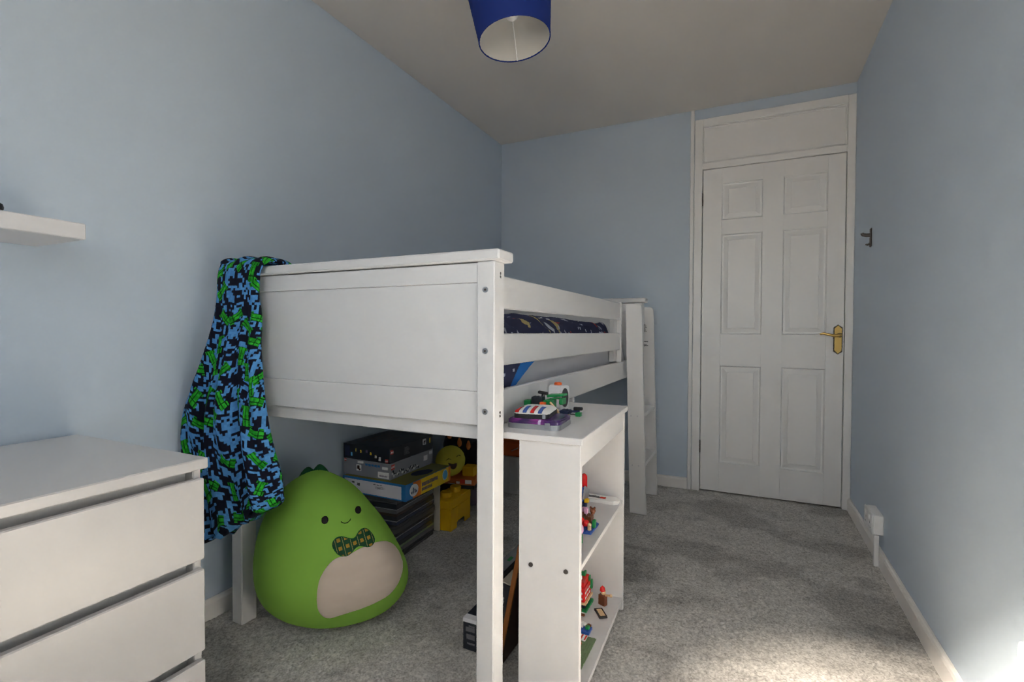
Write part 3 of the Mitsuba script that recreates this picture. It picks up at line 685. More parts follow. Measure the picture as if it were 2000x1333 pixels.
# ---------------------------------------------------------------- under the bed: storage boxes and game boxes
def quad_y(x0, x1, z0, z1, y, t=.0006): return cbox(x0, x1, y - t, y - .0001, z0, z1, .0001)
def quad_x(y0, y1, z0, z1, x, t=.0006): return cbox(x + .0001, x + t, y0, y1, z0, z1, .0001)
scene['clear_sheet'] = {'type': 'thindielectric', 'int_ior': 1.49}
def storage(z0, z1, label, layers, seed):
    k = thing('storage_box', label, 'storage box', None)
    rz = 4.0; piv = (-1.340, 1.66, 0)
    X0, X1, Y0, Y1 = -1.590, -1.340, 1.665, 2.022
    t_ = lambda m: tf(m, rz=rz, pivot=piv)
    put('base', t_(rbox(X0 + .006, X1 - .006, Y0 + .006, Y1 - .006, z0, z0 + .010, .03)), 'dark_grey_plastic', k)
    put('lid', t_(rbox(X0, X1, Y0, Y1, z1 - .018, z1, .032)), 'dark_grey_plastic', k)
    ring = np.array(rrect(X0 + .006, X1 - .006, Y0 + .006, Y1 - .006, .03, 6).exterior.coords)[:-1]
    n = len(ring); V = np.vstack([np.c_[ring, np.full(n, z0 + .0105)], np.c_[ring, np.full(n, z1 - .0185)]])
    F = [[i, (i + 1) % n, n + (i + 1) % n] for i in range(n)] + [[i, n + (i + 1) % n, n + i] for i in range(n)]
    put('clear_wall', t_(trimesh.Trimesh(V, F, process=False)), 'clear_sheet', k, label='clear plastic wall', smooth=False)
    r = random.Random(seed); z = z0 + .0108
    for mt, th in layers:
        if z + th > z1 - .020: break
        put('content_layer', t_(cbox(X0 + .014, X1 - .009 - r.random() * .003, Y0 + .03, Y1 - .010 - r.random() * .006, z, z + th - .0006, .001)), mt, k)
        z += th
storage(.0, .136, 'clear plastic storage box of dark folders on the carpet, bottom of the stack', [('card_black', .012), ('ink_grey', .018), ('plastic_olive', .012), ('card_black', .020), ('ink_navy', .018), ('card_grey', .006), ('card_black', .016)], 3)
storage(.1365, .2755, 'clear plastic storage box holding dark magazines directly under the yellow-sided game box', [('ink_navy', .014), ('card_grey', .005), ('card_black', .018), ('wood_dark', .012), ('ink_grey', .016), ('card_grey', .004), ('card_black', .022), ('ink_grey', .014)], 4)
cc = thing('cardboard_sheet', 'cream sheet of card standing between the clear storage boxes and the yellow brick box', 'cardboard')
put('sheet', cbox(-1.50, -1.358, 2.0310, 2.0365, 0, .262, .001), 'cream', cc)

gb = thing('game_box', 'flat game box with yellow side and white-and-blue end, lowest of the three', 'game box')
x0, x1, y0, y1, z0, z1 = -1.615, -1.270, 1.650, 1.990, .276, .3455
put('tray', cbox(x0, x1, y0, y1, z0, z1, .0012), 'card_blue', gb)
put('top_picture', cbox(x0 + .002, x1 - .002, y0 + .003, y1 - .002, z1 + .0001, z1 + .0006, .0001), 'card_olive', gb)
put('end_panel', quad_y(x0 + .012, x1 - .022, z0 + .006, z1 - .009, y0), 'card_white', gb)
pr1 = [quad_y(-1.44 + .017 * i, -1.44 + .012 + .017 * i, z1 - .020, z1 - .0165, y0, .001) for i in range(3)]
pr1 += [quad_y(-1.43, -1.385 + .008 * (i % 2), z1 - .027 - .004 * i, z1 - .0255 - .004 * i, y0, .001) for i in range(3)]
pr1 += [quad_y(-1.53, -1.515, z1 - .034, z1 - .022, y0, .001), quad_y(-1.56, -1.545, z1 - .026, z1 - .018, y0, .001)]
put('end_print', cat(*pr1), 'ink_grey', gb)
put('side_panel', quad_x(y0 + .050, y1 - .001, z0 + .001, z1 - .001, x1), 'card_yellow', gb)
put('side_corner', cat(quad_x(y0 + .050, y0 + .105, z0 + .001, z1 - .001, x1, .0009), quad_x(y1 - .016, y1 - .001, z0 + .001, z1 - .001, x1, .0009)), 'ink_orange', gb)
def disc_x(y, z, ry, rz, x, t=.0012): return facing_x(Polygon(ell(y, z, ry, rz, 0, 24)), x + .0001, t)
put('badge', cat(disc_x(y0 + .056, z0 + .035, .030, .026, x1), disc_x(y1 - .046, z1 - .031, .0215, .0245, x1, .0008)), 'ink_white', gb)
put('badge_blue', disc_x(y1 - .046, z1 - .031, .0185, .0215, x1, .0014), 'ink_cyan', gb)
sp = [cbox(x1 + .0013, x1 + .0018, y0 + .036 + .011 * i, y0 + .043 + .011 * i, z0 + .022 + .012 * ((i * 3) % 3) * .6, z0 + .032 + .012 * ((i * 5) % 3) * .6, .0001) for i in range(4)]
put('badge_print', cat(*sp), 'ink_navy', gb)
wd = []; yy = y0 + .112; r = random.Random(2)
while yy < y1 - .105:
    w = r.uniform(.004, .009); wd.append(quad_x(yy, yy + w, z0 + .034, z0 + .050, x1, .0011)); yy += w + .0022
yy = y0 + .112
while yy < y0 + .185:
    w = r.uniform(.004, .009); wd.append(quad_x(yy, yy + w, z0 + .014, z0 + .027, x1, .0011)); yy += w + .0022
put('side_lettering', cat(*wd), 'ink_purple', gb)
put('top_print', cat(tf(extr(Polygon(ell(0, 0, .032, .058, 0, 28)), 0, .0005), rz=-14, t=(x1 - .052, y0 + .185, z1 + .0007))), 'ink_navy', gb)

def brand_box(z0, z1, base_mat, label):
    k = thing('game_box', label, 'game box')
    x0, x1, y0, y1 = -1.632, -1.370, 1.672, 1.990
    put('carton', cbox(x0, x1, y0, y1, z0, z1, .0012), base_mat, k)
    return k, x0, x1, y0, y1
def logo_y(xc, zc, y, k, s=.0062):
    L = put('logo', quad_y(xc - s, xc + s, zc - s, zc + s, y, .0008), 'ink_red', k, label='small red square logo')
    m = meshkit.text_mesh('LEGO', s * .75, .0005, bold=True); b = m.bounds; m.apply_translation([-(b[0] + b[1])[0] / 2, -(b[0] + b[1])[1] / 2, 0])
    v = m.vertices; m.vertices = np.stack([xc + v[:, 0] * .8, y - .00085 - v[:, 2], zc + v[:, 1]], -1); put('lettering', m, 'ink_white', L)
def logo_x(yc, zc, x, k, s=.0075):
    L = put('logo', quad_x(yc - s, yc + s, zc - s, zc + s, x, .0008), 'ink_red', k, label='small red square logo')
    m = meshkit.text_mesh('LEGO', s * .75, .0005, bold=True); b = m.bounds; m.apply_translation([-(b[0] + b[1])[0] / 2, -(b[0] + b[1])[1] / 2, 0])
    v = m.vertices; m.vertices = np.stack([x + .00085 + v[:, 2], yc + v[:, 0] * .8, zc + v[:, 1]], -1); put('lettering', m, 'ink_white', L)
k, x0, x1, y0, y1 = brand_box(.3465, .4165, 'card_grey', 'grey brick-set box with a white barcode label, middle of the three game boxes')
logo_y(-1.620, .4095, y0, k); logo_x(y0 + .020, .3995, x1, k, .011)
for q in ((-1.435, -1.375, .352, .378), (-1.555, -1.528, .368, .396), (-1.412, -1.380, .389, .401), (-1.548, -1.515, .402, .412)):
    put('printed_label', quad_y(*q, y0), 'ink_white', k)
put('age_symbol', cat(quad_y(-1.551, -1.537, .376, .392, y0, .001), quad_y(-1.541, -1.532, .371, .379, y0, .001)), 'wood_dark', k)
put('barcode', cat(*[quad_y(-1.428 + .0046 * i, -1.428 + .0028 + .0046 * i, .357, .363 + .002 * (i % 2), y0, .001) for i in range(10)]), 'ink_purple', k)
put('picture_strip', cat(*[quad_y(-1.505 + .017 * i, -1.492 + .017 * i, .396 - .001 * (i % 2), .405, y0) for i in range(5)]), 'card_blue', k)
r = random.Random(5); a1, a2 = [], []
for i in range(34):
    yy = y0 + .012 + .0056 * i; zz = .353 + r.random() * .022 * (1 - i / 60)
    (a1 if i % 2 else a2).append(quad_x(yy, yy + r.uniform(.004, .009), zz, zz + r.uniform(.005, .012), x1, .0006 + .0003 * (i % 2)))
put('piece_print', cat(*a1), 'card_black', k); put('piece_print', cat(*a2), 'ink_white', k)
put('side_print', cat(quad_x(y1 - .075, y1 - .045, .374, .398, x1), quad_x(y1 - .03, y1 - .004, .395, .411, x1, .0008)), 'card_white', k)
k, x0, x1, y0, y1 = brand_box(.4175, .4835, 'card_black', 'black brick-set box on top of the three stacked game boxes')
logo_y(-1.387, .4275, y0, k, .008); logo_x(y0 + .013, .4650, x1, k, .0095)
put('picture', quad_y(-1.622, -1.593, .428, .474, y0), 'ink_navy', k)
fig = {'ink_cyan': [(-1.588, .430, .010, .016)], 'card_yellow': [(-1.534, .449, .008, .012), (-1.479, .445, .010, .012), (-1.452, .434, .007, .014), (-1.560, .452, .004, .014)], 'ink_white': [(-1.430, .424, .012, .018), (-1.452, .435, .011, .010)],
       'ink_purple': [(-1.502, .452, .010, .012)]}
for mt, L in fig.items():
    put('figure_print', cat(*[quad_y(a, a + w, z, z + h, y0, .0007 + .0002 * (mt == 'ink_white')) for a, z, w, h in L]), mt, k)
put('text_block', cat(*[quad_x(y0 + .098, y0 + .135 - .004 * (i % 3), .436 + .0058 * i, .4385 + .0058 * i, x1) for i in range(6)]), 'ink_grey', k)
put('age_label', quad_x(y1 - .082, y1 - .056, .449, .477, x1), 'ink_white', k)
put('age_symbol', cat(quad_x(y1 - .076, y1 - .068, .453, .467, x1, .001), quad_x(y1 - .068, y1 - .061, .460, .472, x1, .001)), 'wood_dark', k)
put('corner_print', quad_x(y1 - .030, y1 - .020, .450, .474, x1), 'card_yellow', k)
top_p = [cbox(x0 + .05 + .03 * i, x0 + .065 + .03 * i, y0 + .06 + .012 * i, y0 + .24 - .01 * i, .4836, .4841, .0001) for i in range(5)]
put('cover_picture', cat(*top_p), 'wood_dark', k)

# yellow box shaped like a building brick
yb = thing('toy_storage_brick', 'yellow plastic storage box shaped like a two-stud building brick on the carpet', 'storage box')
YR = lambda m: tf(m, rz=4.0, pivot=(-1.304, 2.050, 0))
bx0, bx1, by0, by1, BH = -1.420, -1.304, 2.050, 2.262, .150
def arch_panel(x, t):
    outer = Polygon([(by0, 0), (by0 + .062, 0), (by0 + .062, .020), (by0 + .072, .030), (by1 - .072, .030), (by1 - .062, .020), (by1 - .062, 0), (by1, 0), (by1, .105), (by0, .105)])
    return facing_x(outer, x, t)
put('drawer', YR(cat(arch_panel(bx1 - .004, .004), arch_panel(bx0, .004), cbox(bx0 + .0042, bx1 - .0042, by0, by0 + .004, 0, .105, .001), cbox(bx0 + .0042, bx1 - .0042, by1 - .004, by1, 0, .105, .001), cbox(bx0 + .0045, bx1 - .0045, by0 + .0045, by1 - .0045, .032, .104, .001))), 'brick_yellow', yb)
put('lid', YR(cbox(bx0 - .002, bx1 + .002, by0 - .003, by1 + .003, .1055, BH, .004)), 'brick_yellow', yb)
lip = Polygon([(-.032 * math.cos(a), -.016 * math.sin(a)) for a in np.linspace(0, np.pi, 13)])
m = facing_x(Polygon(np.array(lip.exterior.coords)[:-1] + [(by0 + by1) / 2, .1066]), bx1 + .0003, .0035)
put('grip', YR(cat(m, cbox(bx1 + .0002, bx1 + .0016, (by0 + by1) / 2 - .034, (by0 + by1) / 2 - .032, .03, .105, .0005))), 'brick_yellow', yb)
for yy in (by0 + .056, by1 - .056):
    put('stud', YR(lathe([(0, 0), (.029, 0), (.029, .022), (.026, .026), (0, .026)], 32, (-1.362, yy, BH + .0003))), 'brick_yellow', yb, smooth=35)

# things piled behind it
mb = thing('cloth_bag', 'dark mauve cloth bag on the carpet behind the yellow brick box', 'bag')
put('bag', ball((-1.445, 2.425, .0755), 1, 4, (.15, .135, .0752)), 'fabric_mauve', mb, smooth=True)
ob = thing('game_box', 'orange and white game box with a black base behind the yellow brick box', 'game box')
OT = lambda m: tf(m, rz=12, pivot=(-1.44, 2.218, 0))
put('base', OT(cbox(-1.58, -1.285, 2.22, 2.50, .1515, .172, .001)), 'card_black', ob)
put('lid', OT(cbox(-1.582, -1.283, 2.218, 2.502, .1725, .2045, .001)), 'card_orange', ob)
put('print', OT(cat(quad_y(-1.385, -1.365, .178, .190, 2.218), quad_y(-1.335, -1.30, .180, .200, 2.218), quad_y(-1.43, -1.39, .174, .179, 2.218))), 'ink_white', ob)
put('print', OT(cat(quad_y(-1.363, -1.337, .182, .203, 2.218), quad_y(-1.53, -1.50, .18, .20, 2.218))), 'ink_red', ob)
sb = thing('toy_block', 'small yellow toy block beside the yellow smiling plush', 'toy block')
put('body', tf(cbox(-1.385, -1.318, 2.290, 2.355, .2050, .2550, .003), rz=8, pivot=(-1.36, 2.3, 0)), 'brick_yellow', sb)
yp = thing('plush_cushion', 'round yellow smiling plush cushion tucked behind the game boxes', 'plush toy')
YC = np.array([-1.440, 2.258, .2865]); vy = np.array([0, 0, CAM_Z]) - YC; vy /= np.linalg.norm(vy)
yn = np.array([.80, -.60, .10]); yn /= np.linalg.norm(yn); yr = np.cross([0, 0, 1.0], yn); yr /= np.linalg.norm(yr); yu = np.cross(yn, yr)
YM = np.eye(4); YM[:3, 0], YM[:3, 1], YM[:3, 2], YM[:3, 3] = yr, yu, yn, YC
def ypm(m): m = m.copy(); m.apply_transform(YM); return m
put('body', ypm(ball((0, 0, 0), 1, 4, (.083, .0815, .050))), 'plush_yellow', yp, smooth=True)
def ysurf(a, b, h=.0012): return np.array([a, b, .050 * math.sqrt(max(0, 1 - (a / .083) ** 2 - (b / .0815) ** 2)) + h])
def yline(pts): return tube([ysurf(a, b) for a, b in pts], .0016, 6)
put('eye', ypm(yline([(-.040, .012), (-.028, .020), (-.014, .014)])), 'thread_black', yp, label='curved closed eye', smooth=True)
put('eye', ypm(yline([(.018, .024), (.030, .033), (.044, .026)])), 'thread_black', yp, label='curved closed eye', smooth=True)
mo = smoothpoly([(-.030, -.002), (-.004, -.010), (.016, -.008), (.014, -.030), (-.004, -.040), (-.020, -.026)], 40)
cen = mo.mean(0); V = [ysurf(*cen)]; 
for f_ in np.linspace(.2, 1, 6): V += [ysurf(*(cen + (q - cen) * f_)) for q in mo]
F = [[0, 1 + k, 1 + (k + 1) % 40] for k in range(40)]
for i in range(5):
    for k in range(40):
        a, b = 1 + i * 40 + k, 1 + i * 40 + (k + 1) % 40; F += [[a, a + 40, b + 40], [a, b + 40, b]]
put('mouth', ypm(trimesh.Trimesh(V, F, process=False)), 'wood_dark', yp, label='open dark brown mouth', smooth=True)
bp = thing('plush_toy', 'black plush toy with orange spikes behind the yellow cushion', 'plush toy')
put('body', ball((-1.480, 2.478, .3225), 1, 4, (.130, .115, .117)), 'plush_black', bp, smooth=True)
put('limb', ball((-1.375, 2.435, .300), 1, 3, (.05, .055, .07)), 'plush_black', bp, smooth=True)
for p_, d_ in (((-1.452, 2.372, .352), (.05, -.25, 1.0)), ((-1.405, 2.388, .338), (.15, -.25, 1.0)), ((-1.52, 2.372, .390), (-.1, -.25, 1.0))):
    d_ = np.array(d_) / np.linalg.norm(d_); p_ = np.array(p_)
    put('spike', tube([p_ - d_ * .014, p_, p_ + d_ * .016, p_ + d_ * .032, p_ + d_ * .040], [.009, .014, .012, .007, .001], 12), 'plush_orange', bp, label='orange plush spike', smooth=40)
bn = thing('storage_bin', 'clear grey plastic bin under the bed, seen between bed post and desk', 'storage bin')
put('body', cat(rbox(-1.425, -1.235, 2.70, 2.95, 0, .205, .012)), 'clear_grey_plastic', bn)
put('rim', rbox(-1.431, -1.229, 2.694, 2.956, .2055, .2245, .014), 'clear_grey_plastic', bn)
for xx in (-1.262, -1.30, -1.39):
    put('rib', cbox(xx, xx + .006, 2.696, 2.6998, .012, .20, .001), 'clear_grey_plastic', bn)
og = thing('storage_case', 'orange fabric case with a silver clasp on top of the clear grey bin', 'case')
put('body', cbox(-1.430, -1.225, 2.70, 2.93, .2250, .318, .012), 'fabric_orange', og)
put('lid', cbox(-1.434, -1.221, 2.696, 2.934, .3185, .336, .006), 'fabric_orange', og)
put('clasp', tube([(-1.282, 2.695, .262), (-1.262, 2.693, .272), (-1.240, 2.695, .284)], .0035, 8), 'steel', og, smooth=True)
dt = thing('toy', 'small black and yellow toy on top of the orange case', 'toy')
put('body', cat(cbox(-1.33, -1.26, 2.71, 2.77, .3365, .352, .003), cbox(-1.25, -1.235, 2.71, 2.73, .3365, .350, .002)), 'black_plastic', dt)
put('piece', cat(ball((-1.300, 2.705, .3455), .009, 2), ball((-1.272, 2.706, .3445), .008, 2)), 'plastic_yellow', dt, smooth=True)

# ---------------------------------------------------------------- leaning stack behind the desk, beside the bed post
LA = 11.0; LP = (-.655, 1.28, 0)
def lean(m): return tf(m, ry=LA, pivot=LP)
wb = thing('wooden_board', 'orange-brown wooden board leaning against the back of the desk unit', 'board')
put('panel', lean(cbox(-.6545, -.6435, 1.277, 1.62, .002, .385, .001)), 'wood_dark', wb, label='dark brown face')
put('edging', lean(cbox(-.656, -.642, 1.268, 1.2768, .002, .385, .0015)), 'wood_orange', wb, label='orange-brown front edge')
bk = thing('book', 'black book with cream page edges leaning between the black case and the wooden board', 'book')
put('cover', lean(cbox(-.6925, -.6565, 1.278, 1.56, .004, .250, .001)), 'card_black', bk)
put('pages', lean(cbox(-.6905, -.6585, 1.281, 1.555, .2502, .2545, .001)), 'cream', bk, label='cream page edges')
put('green_band', lean(quad_y(-.684, -.668, .105, .150, 1.278)), 'plastic_lime', bk)
put('lettering', lean(cat(*[quad_y(-.679 + .001 * (i % 2), -.672 + .0015 * (i % 3), .156 + .0052 * i, .1595 + .0052 * i, 1.278) for i in range(11)])), 'ink_white', bk)
bc = thing('game_case', 'black game case with a grey top panel leaning beside the bed post', 'game case')
put('body', lean(cbox(-.732, -.6935, 1.290, 1.60, .012, .270, .002)), 'card_black', bc)
put('top_panel', lean(cbox(-.729, -.6965, 1.295, 1.595, .2702, .2725, .0008)), 'card_grey', bc, label='grey top panel')
put('top_print', lean(cbox(-.716, -.706, 1.36, 1.39, .2726, .2732, .0002)), 'plastic_green', bc)
sbx = thing('small_box', 'small black box with a white front flap on the carpet behind the bed post', 'box')
put('carton', cbox(-.787, -.736, 1.308, 1.50, 0, .0975, .001), 'card_black', sbx)
put('flap', cat(cbox(-.7865, -.7365, 1.306, 1.330, .0976, .0990, .0004), quad_y(-.7868, -.7362, .086, .0972, 1.308, .0012)), 'card_white', sbx, label='white front flap')
put('print', cat(quad_y(-.777, -.745, .058, .072, 1.308), quad_y(-.766, -.745, .073, .078, 1.308), quad_y(-.775, -.745, .034, .050, 1.308), quad_y(-.772, -.745, .018, .024, 1.308)), 'ink_grey', sbx)

# ---------------------------------------------------------------- on the desktop
t1 = thing('tin', 'large flat silver tin with a purple galaxy lid on the desktop', 'tin')
z = DZ + .0003
T1 = lambda m: tf(m, rz=4, pivot=(-.525, 1.287, 0))
put('base', T1(rbox(-.601, -.449, 1.219, 1.355, z, z + .014, .022, 6)), 'steel', t1, label='silver base')
lidp = rrect(-.600, -.450, 1.220, 1.354, .022, 6)
lid = trimesh.util.concatenate([extr(lidp, z + .0143, z + .0215), extr(lidp.buffer(-.003), z + .0215, z + .0242), extr(lidp.buffer(-.007), z + .0242, z + .026)])
put('lid', T1(lid), 'tin_purple', t1, label='purple and black lid')
put('clasp', T1(cat(cbox(-.489, -.474, 1.2165, 1.2187, z + .005, z + .020, .001))), 'steel', t1)
t2 = thing('tin', 'small black tin with a domed lid striped red, white and blue, on the purple tin', 'tin')
T2 = lambda m: tf(m, rz=9, t=(.0095, -.0385, 0), pivot=(-.5505, 1.3365, 0))
z2 = z + .0263
put('base', T2(rbox(-.600, -.501, 1.268, 1.405, z2, z2 + .012, .018, 6)), 'black_plastic', t2)
def dome():
    n, K = 9, 40; ring = np.array([rrect(-.601, -.500, 1.267, 1.406, .02, 8).exterior.interpolate(k / K, normalized=True).coords[0] for k in range(K)]); c = ring.mean(0)
    V = []
    for i in range(n):
        f_ = 1 - i / (n - 1) * .98; V.append(np.c_[c + (ring - c) * f_, np.full(K, z2 + .0123 + .013 * math.sqrt(max(0, 1 - f_ ** 2.6)))])
    V = np.vstack(V + [[[*c, z2 + .0253]], [[*c, z2 + .0123]]]); F = []
    for i in range(n - 1):
        for k in range(K):
            l = (k + 1) % K; F += [[i * K + k, i * K + l, (i + 1) * K + l], [i * K + k, (i + 1) * K + l, (i + 1) * K + k]]
    for k in range(K):
        l = (k + 1) % K; F += [[(n - 1) * K + k, (n - 1) * K + l, n * K], [l, k, n * K + 1]]
    return trimesh.Trimesh(V, F, process=False)
dl = put('lid', T2(dome()), 'plastic_white', t2, label='domed white lid with red and blue stripes', smooth=35)
def dome_strip(x0, x1):
    V, F = [], []; n = 14
    for i in range(n):
        y = 1.2685 + (1.33 - 1.2685) * i / (n - 1)
        for x in (x0, x1):
            f_ = max(abs(x + .5505) / .0505, abs(y - 1.3365) / .0695); h = z2 + .0130 + .013 * math.sqrt(max(0, 1 - min(1, f_) ** 2.6))
            V.append((x, y - .0006, h + .0004))
    for i in range(n - 1):
        F += [[2 * i, 2 * i + 1, 2 * i + 3], [2 * i, 2 * i + 3, 2 * i + 2]]
    m = trimesh.Trimesh(V, F, process=False); lo = m.copy(); lo.apply_translation([0, .0006, -.0008]); lo.invert(); return cat(m, lo)
for i, mt in enumerate(('plastic_red', 'plastic_blue', 'plastic_red', 'plastic_blue')):
    xx = -.594 + i * .0215; put('stripe', T2(dome_strip(xx, xx + .0105)), mt, dl)
put('clasp', T2(cbox(-.517, -.508, 1.2655, 1.2675, z2 + .001, z2 + .014, .0008)), 'steel', t2)

def brick(x, y, z, w, d, h, studs=True, s=.004):
    ms = [cbox(x, x + w, y, y + d, z, z + h, .0006)]
    if studs:
        for i in range(max(1, int(w / .009))):
            for j in range(max(1, int(d / .009))):
                ms.append(cyl((x + w * (i + .5) / max(1, int(w / .009)), y + d * (j + .5) / max(1, int(d / .009)), z + h), (x + w * (i + .5) / max(1, int(w / .009)), y + d * (j + .5) / max(1, int(d / .009)), z + h + .0018), .0026, 8))
    return cat(*ms)
ck = thing('speaker', 'white rounded toy speaker with a dark oval front and an orange knob on the desktop', 'speaker')
CT = lambda m: tf(m, rz=-20, t=(-.583, 1.600, z))
ck_prof = rrect(-.0235, .0235, 0, .080, .010, 5)
body = trimesh.creation.extrude_polygon(ck_prof, .052, engine='earcut'); v = body.vertices; body.vertices = np.stack([v[:, 2] - .026, v[:, 0], v[:, 1]], -1); trimesh.repair.fix_normals(body)
put('body', CT(body), 'white_plastic', ck)
m = facing_x(Polygon(ell(0, .039, .0175, .032, 0, 32)), .0262, .002); put('grille', CT(m), 'dark_grey_plastic', ck, label='dark oval front')
put('knob', CT(lathe([(0, 0), (.013, 0), (.013, .006), (.010, .009), (0, .009)], 24, (-.004, 0, .0803))), 'plastic_orange', ck, label='orange knob', smooth=35)
gm_ = thing('brick_model', 'green toy brick vehicle with black and orange pieces behind the tins on the desktop', 'toy')
put('chassis', brick(-.615, 1.425, z, .080, .075, .012), 'black_plastic', gm_)
put('green_tail', cat(brick(-.615, 1.425, z + .0142, .016, .018, .018, False), brick(-.618, 1.420, z + .0327, .020, .026, .020)), 'plastic_green', gm_)
put('dark_block', brick(-.596, 1.426, z + .0142, .034, .026, .050), 'card_black', gm_)
put('orange_block', brick(-.562, 1.408, z + .0003, .016, .014, .052, False), 'plastic_orange', gm_)
put('mast', cat(cyl((-.571, 1.462, z + .012), (-.571, 1.462, z + .070), .006, 10), tf(cbox(-.588, -.556, 1.455, 1.469, z + .070, z + .078, .002), ry=8, pivot=(-.57, 1.46, z + .07))), 'black_plastic', gm_)
put('green_block', cat(brick(-.562, 1.440, z + .0142, .024, .050, .040), brick(-.610, 1.455, z + .0142, .030, .040, .024)), 'plastic_green', gm_)
put('wing', cat(tf(cbox(-.560, -.505, 1.462, 1.500, z + .060, z + .068, .002), ry=-6, pivot=(-.56, 1.47, z + .06)), brick(-.545, 1.465, z + .0563, .022, .030, .003, False), cbox(-.520, -.508, 1.462, 1.495, z + .040, z + .060, .002)), 'plastic_green', gm_)
put('strut', tube([(-.537, 1.432, z + .050), (-.525, 1.430, z + .040), (-.512, 1.432, z + .026), (-.508, 1.434, z + .012)], .0035, 8), 'plastic_tan', gm_, smooth=True)
pl2 = thing('brick_model', 'small black, yellow and green brick model lying right of the tins', 'toy')
put('dark_body', cat(brick(-.535, 1.49, z + .006, .030, .045, .010), brick(-.500, 1.515, z + .010, .022, .014, .006)), 'ink_navy', pl2)
put('yellow_rod', cyl((-.530, 1.475, z + .0045), (-.498, 1.482, z + .0045), .0043, 10), 'plastic_yellow', pl2, smooth=40)
put('green_piece', cat(brick(-.486, 1.505, z, .016, .02, .012), brick(-.538, 1.50, z, .014, .02, .0055, False)), 'plastic_green', pl2)
put('dark_wing', cat(cbox(-.497, -.470, 1.520, 1.534, z + .017, z + .026, .001), tf(cbox(-.512, -.484, 1.532, 1.539, z, z + .003, .0008), rz=14, pivot=(-.50, 1.535, 0))), 'black_plastic', pl2)

# ---------------------------------------------------------------- on the middle shelf
ZM = .3933
rk = thing('toy_rocket', 'tall red toy rocket standing on the middle shelf of the desk unit', 'toy')
put('body', lathe([(0, 0), (.0112, 0), (.0112, .060), (.0105, .066), (.0065, .073), (0, .076)], 8, (-.5015, 1.634, ZM + .0302)), 'plastic_red', rk)
put('stand', cat(cyl((-.5015, 1.634, ZM), (-.5015, 1.634, ZM + .030), .009, 12)), 'black_plastic', rk)
bd = thing('game_board', 'white tablet-shaped plastic board lying flat on the middle shelf', 'toy')
bp_ = Polygon([(-.515, 1.664), (-.408, 1.664), (-.394, 1.676), (-.394, 1.704), (-.408, 1.717), (-.515, 1.717)])
put('board', cat(extr(bp_, ZM, ZM + .010), extr(bp_.buffer(-.003), ZM + .010, ZM + .0125)), 'plastic_white', bd)
put('marking', cat(cbox(-.508, -.458, 1.679, 1.683, ZM + .0126, ZM + .0148, .0004), cbox(-.503, -.463, 1.690, 1.693, ZM + .0126, ZM + .0148, .0004)), 'ink_grey', bd)
put('red_tip', tf(cbox(-.4575, -.438, 1.678, 1.686, ZM + .0126, ZM + .0165, .001)), 'ink_red', bd)
rb = thing('toy_figure', 'blue, yellow and grey brick robot standing in front of the red rocket', 'toy')
put('arm', tf(cbox(-.503, -.492, 1.585, 1.625, ZM + .030, ZM + .075, .001), rx=-28, pivot=(-.5, 1.6, ZM + .04)), 'plastic_blue', rb)
put('blade', tf(cbox(-.491, -.486, 1.578, 1.632, ZM + .034, ZM + .078, .001), rx=-28, pivot=(-.5, 1.6, ZM + .04)), 'steel', rb)
put('yellow_joint', brick(-.489, 1.592, ZM + .030, .014, .014, .012), 'plastic_yellow', rb)
put('body', cat(brick(-.505, 1.590, ZM + .014, .022, .018, .0155), cbox(-.503, -.496, 1.592, 1.604, ZM, ZM + .0138, .001), cbox(-.490, -.484, 1.592, 1.604, ZM, ZM + .0138, .001)), 'ink_navy', rb)
tr = thing('brick_model', 'brown brick model with red and cream pieces and a small bear on the middle shelf', 'toy')
put('base', brick(-.500, 1.440, ZM, .070, .085, .006), 'plastic_blue', tr)
put('brown_wall', cat(brick(-.496, 1.470, ZM + .0082, .028, .045, .030), brick(-.462, 1.485, ZM + .0082, .018, .032, .026)), 'plastic_brown', tr)
put('red_piece', cat(ball((-.468, 1.465, ZM + .028), .011, 2), ball((-.452, 1.462, ZM + .024), .010, 2), brick(-.475, 1.455, ZM + .0082, .016, .012, .010)), 'plastic_red', tr)
put('cream_figure', cat(ball((-.440, 1.458, ZM + .022), .006, 2), cyl((-.440, 1.458, ZM + .0065), (-.440, 1.458, ZM + .018), .006, 10)), 'plastic_tan', tr)
put('green_piece', cat(brick(-.438, 1.478, ZM + .0062, .009, .014, .022)), 'plastic_green', tr)
put('bear', cat(ball((-.446, 1.512, ZM + .046), .009, 2), ball((-.452, 1.512, ZM + .055), .0035, 1), ball((-.440, 1.512, ZM + .055), .0035, 1), cyl((-.446, 1.512, ZM + .036), (-.446, 1.512, ZM + .045), .006, 10)), 'plastic_brown', tr)
put('pink_piece', cat(brick(-.480, 1.508, ZM + .0385, .016, .012, .012), brick(-.468, 1.495, ZM + .0385, .010, .010, .016)), 'plastic_pink', tr)
eg = thing('toy_figure', 'pink and green toy figure at the near end of the middle shelf', 'toy')
put('body', cat(cyl((-.468, 1.368, ZM), (-.468, 1.368, ZM + .022), .012, 14), brick(-.478, 1.352, ZM + .0, .018, .010, .02)), 'plastic_green', eg)
put('head', ball((-.468, 1.368, ZM + .037), .0148, 3, (1, 1, 1.1)), 'plastic_pink', eg, smooth=True)
put('orange_piece', brick(-.476, 1.338, ZM, .016, .012, .013), 'plastic_orange', eg)
put('white_piece', brick(-.470, 1.322, ZM, .014, .012, .010), 'plastic_white', eg)

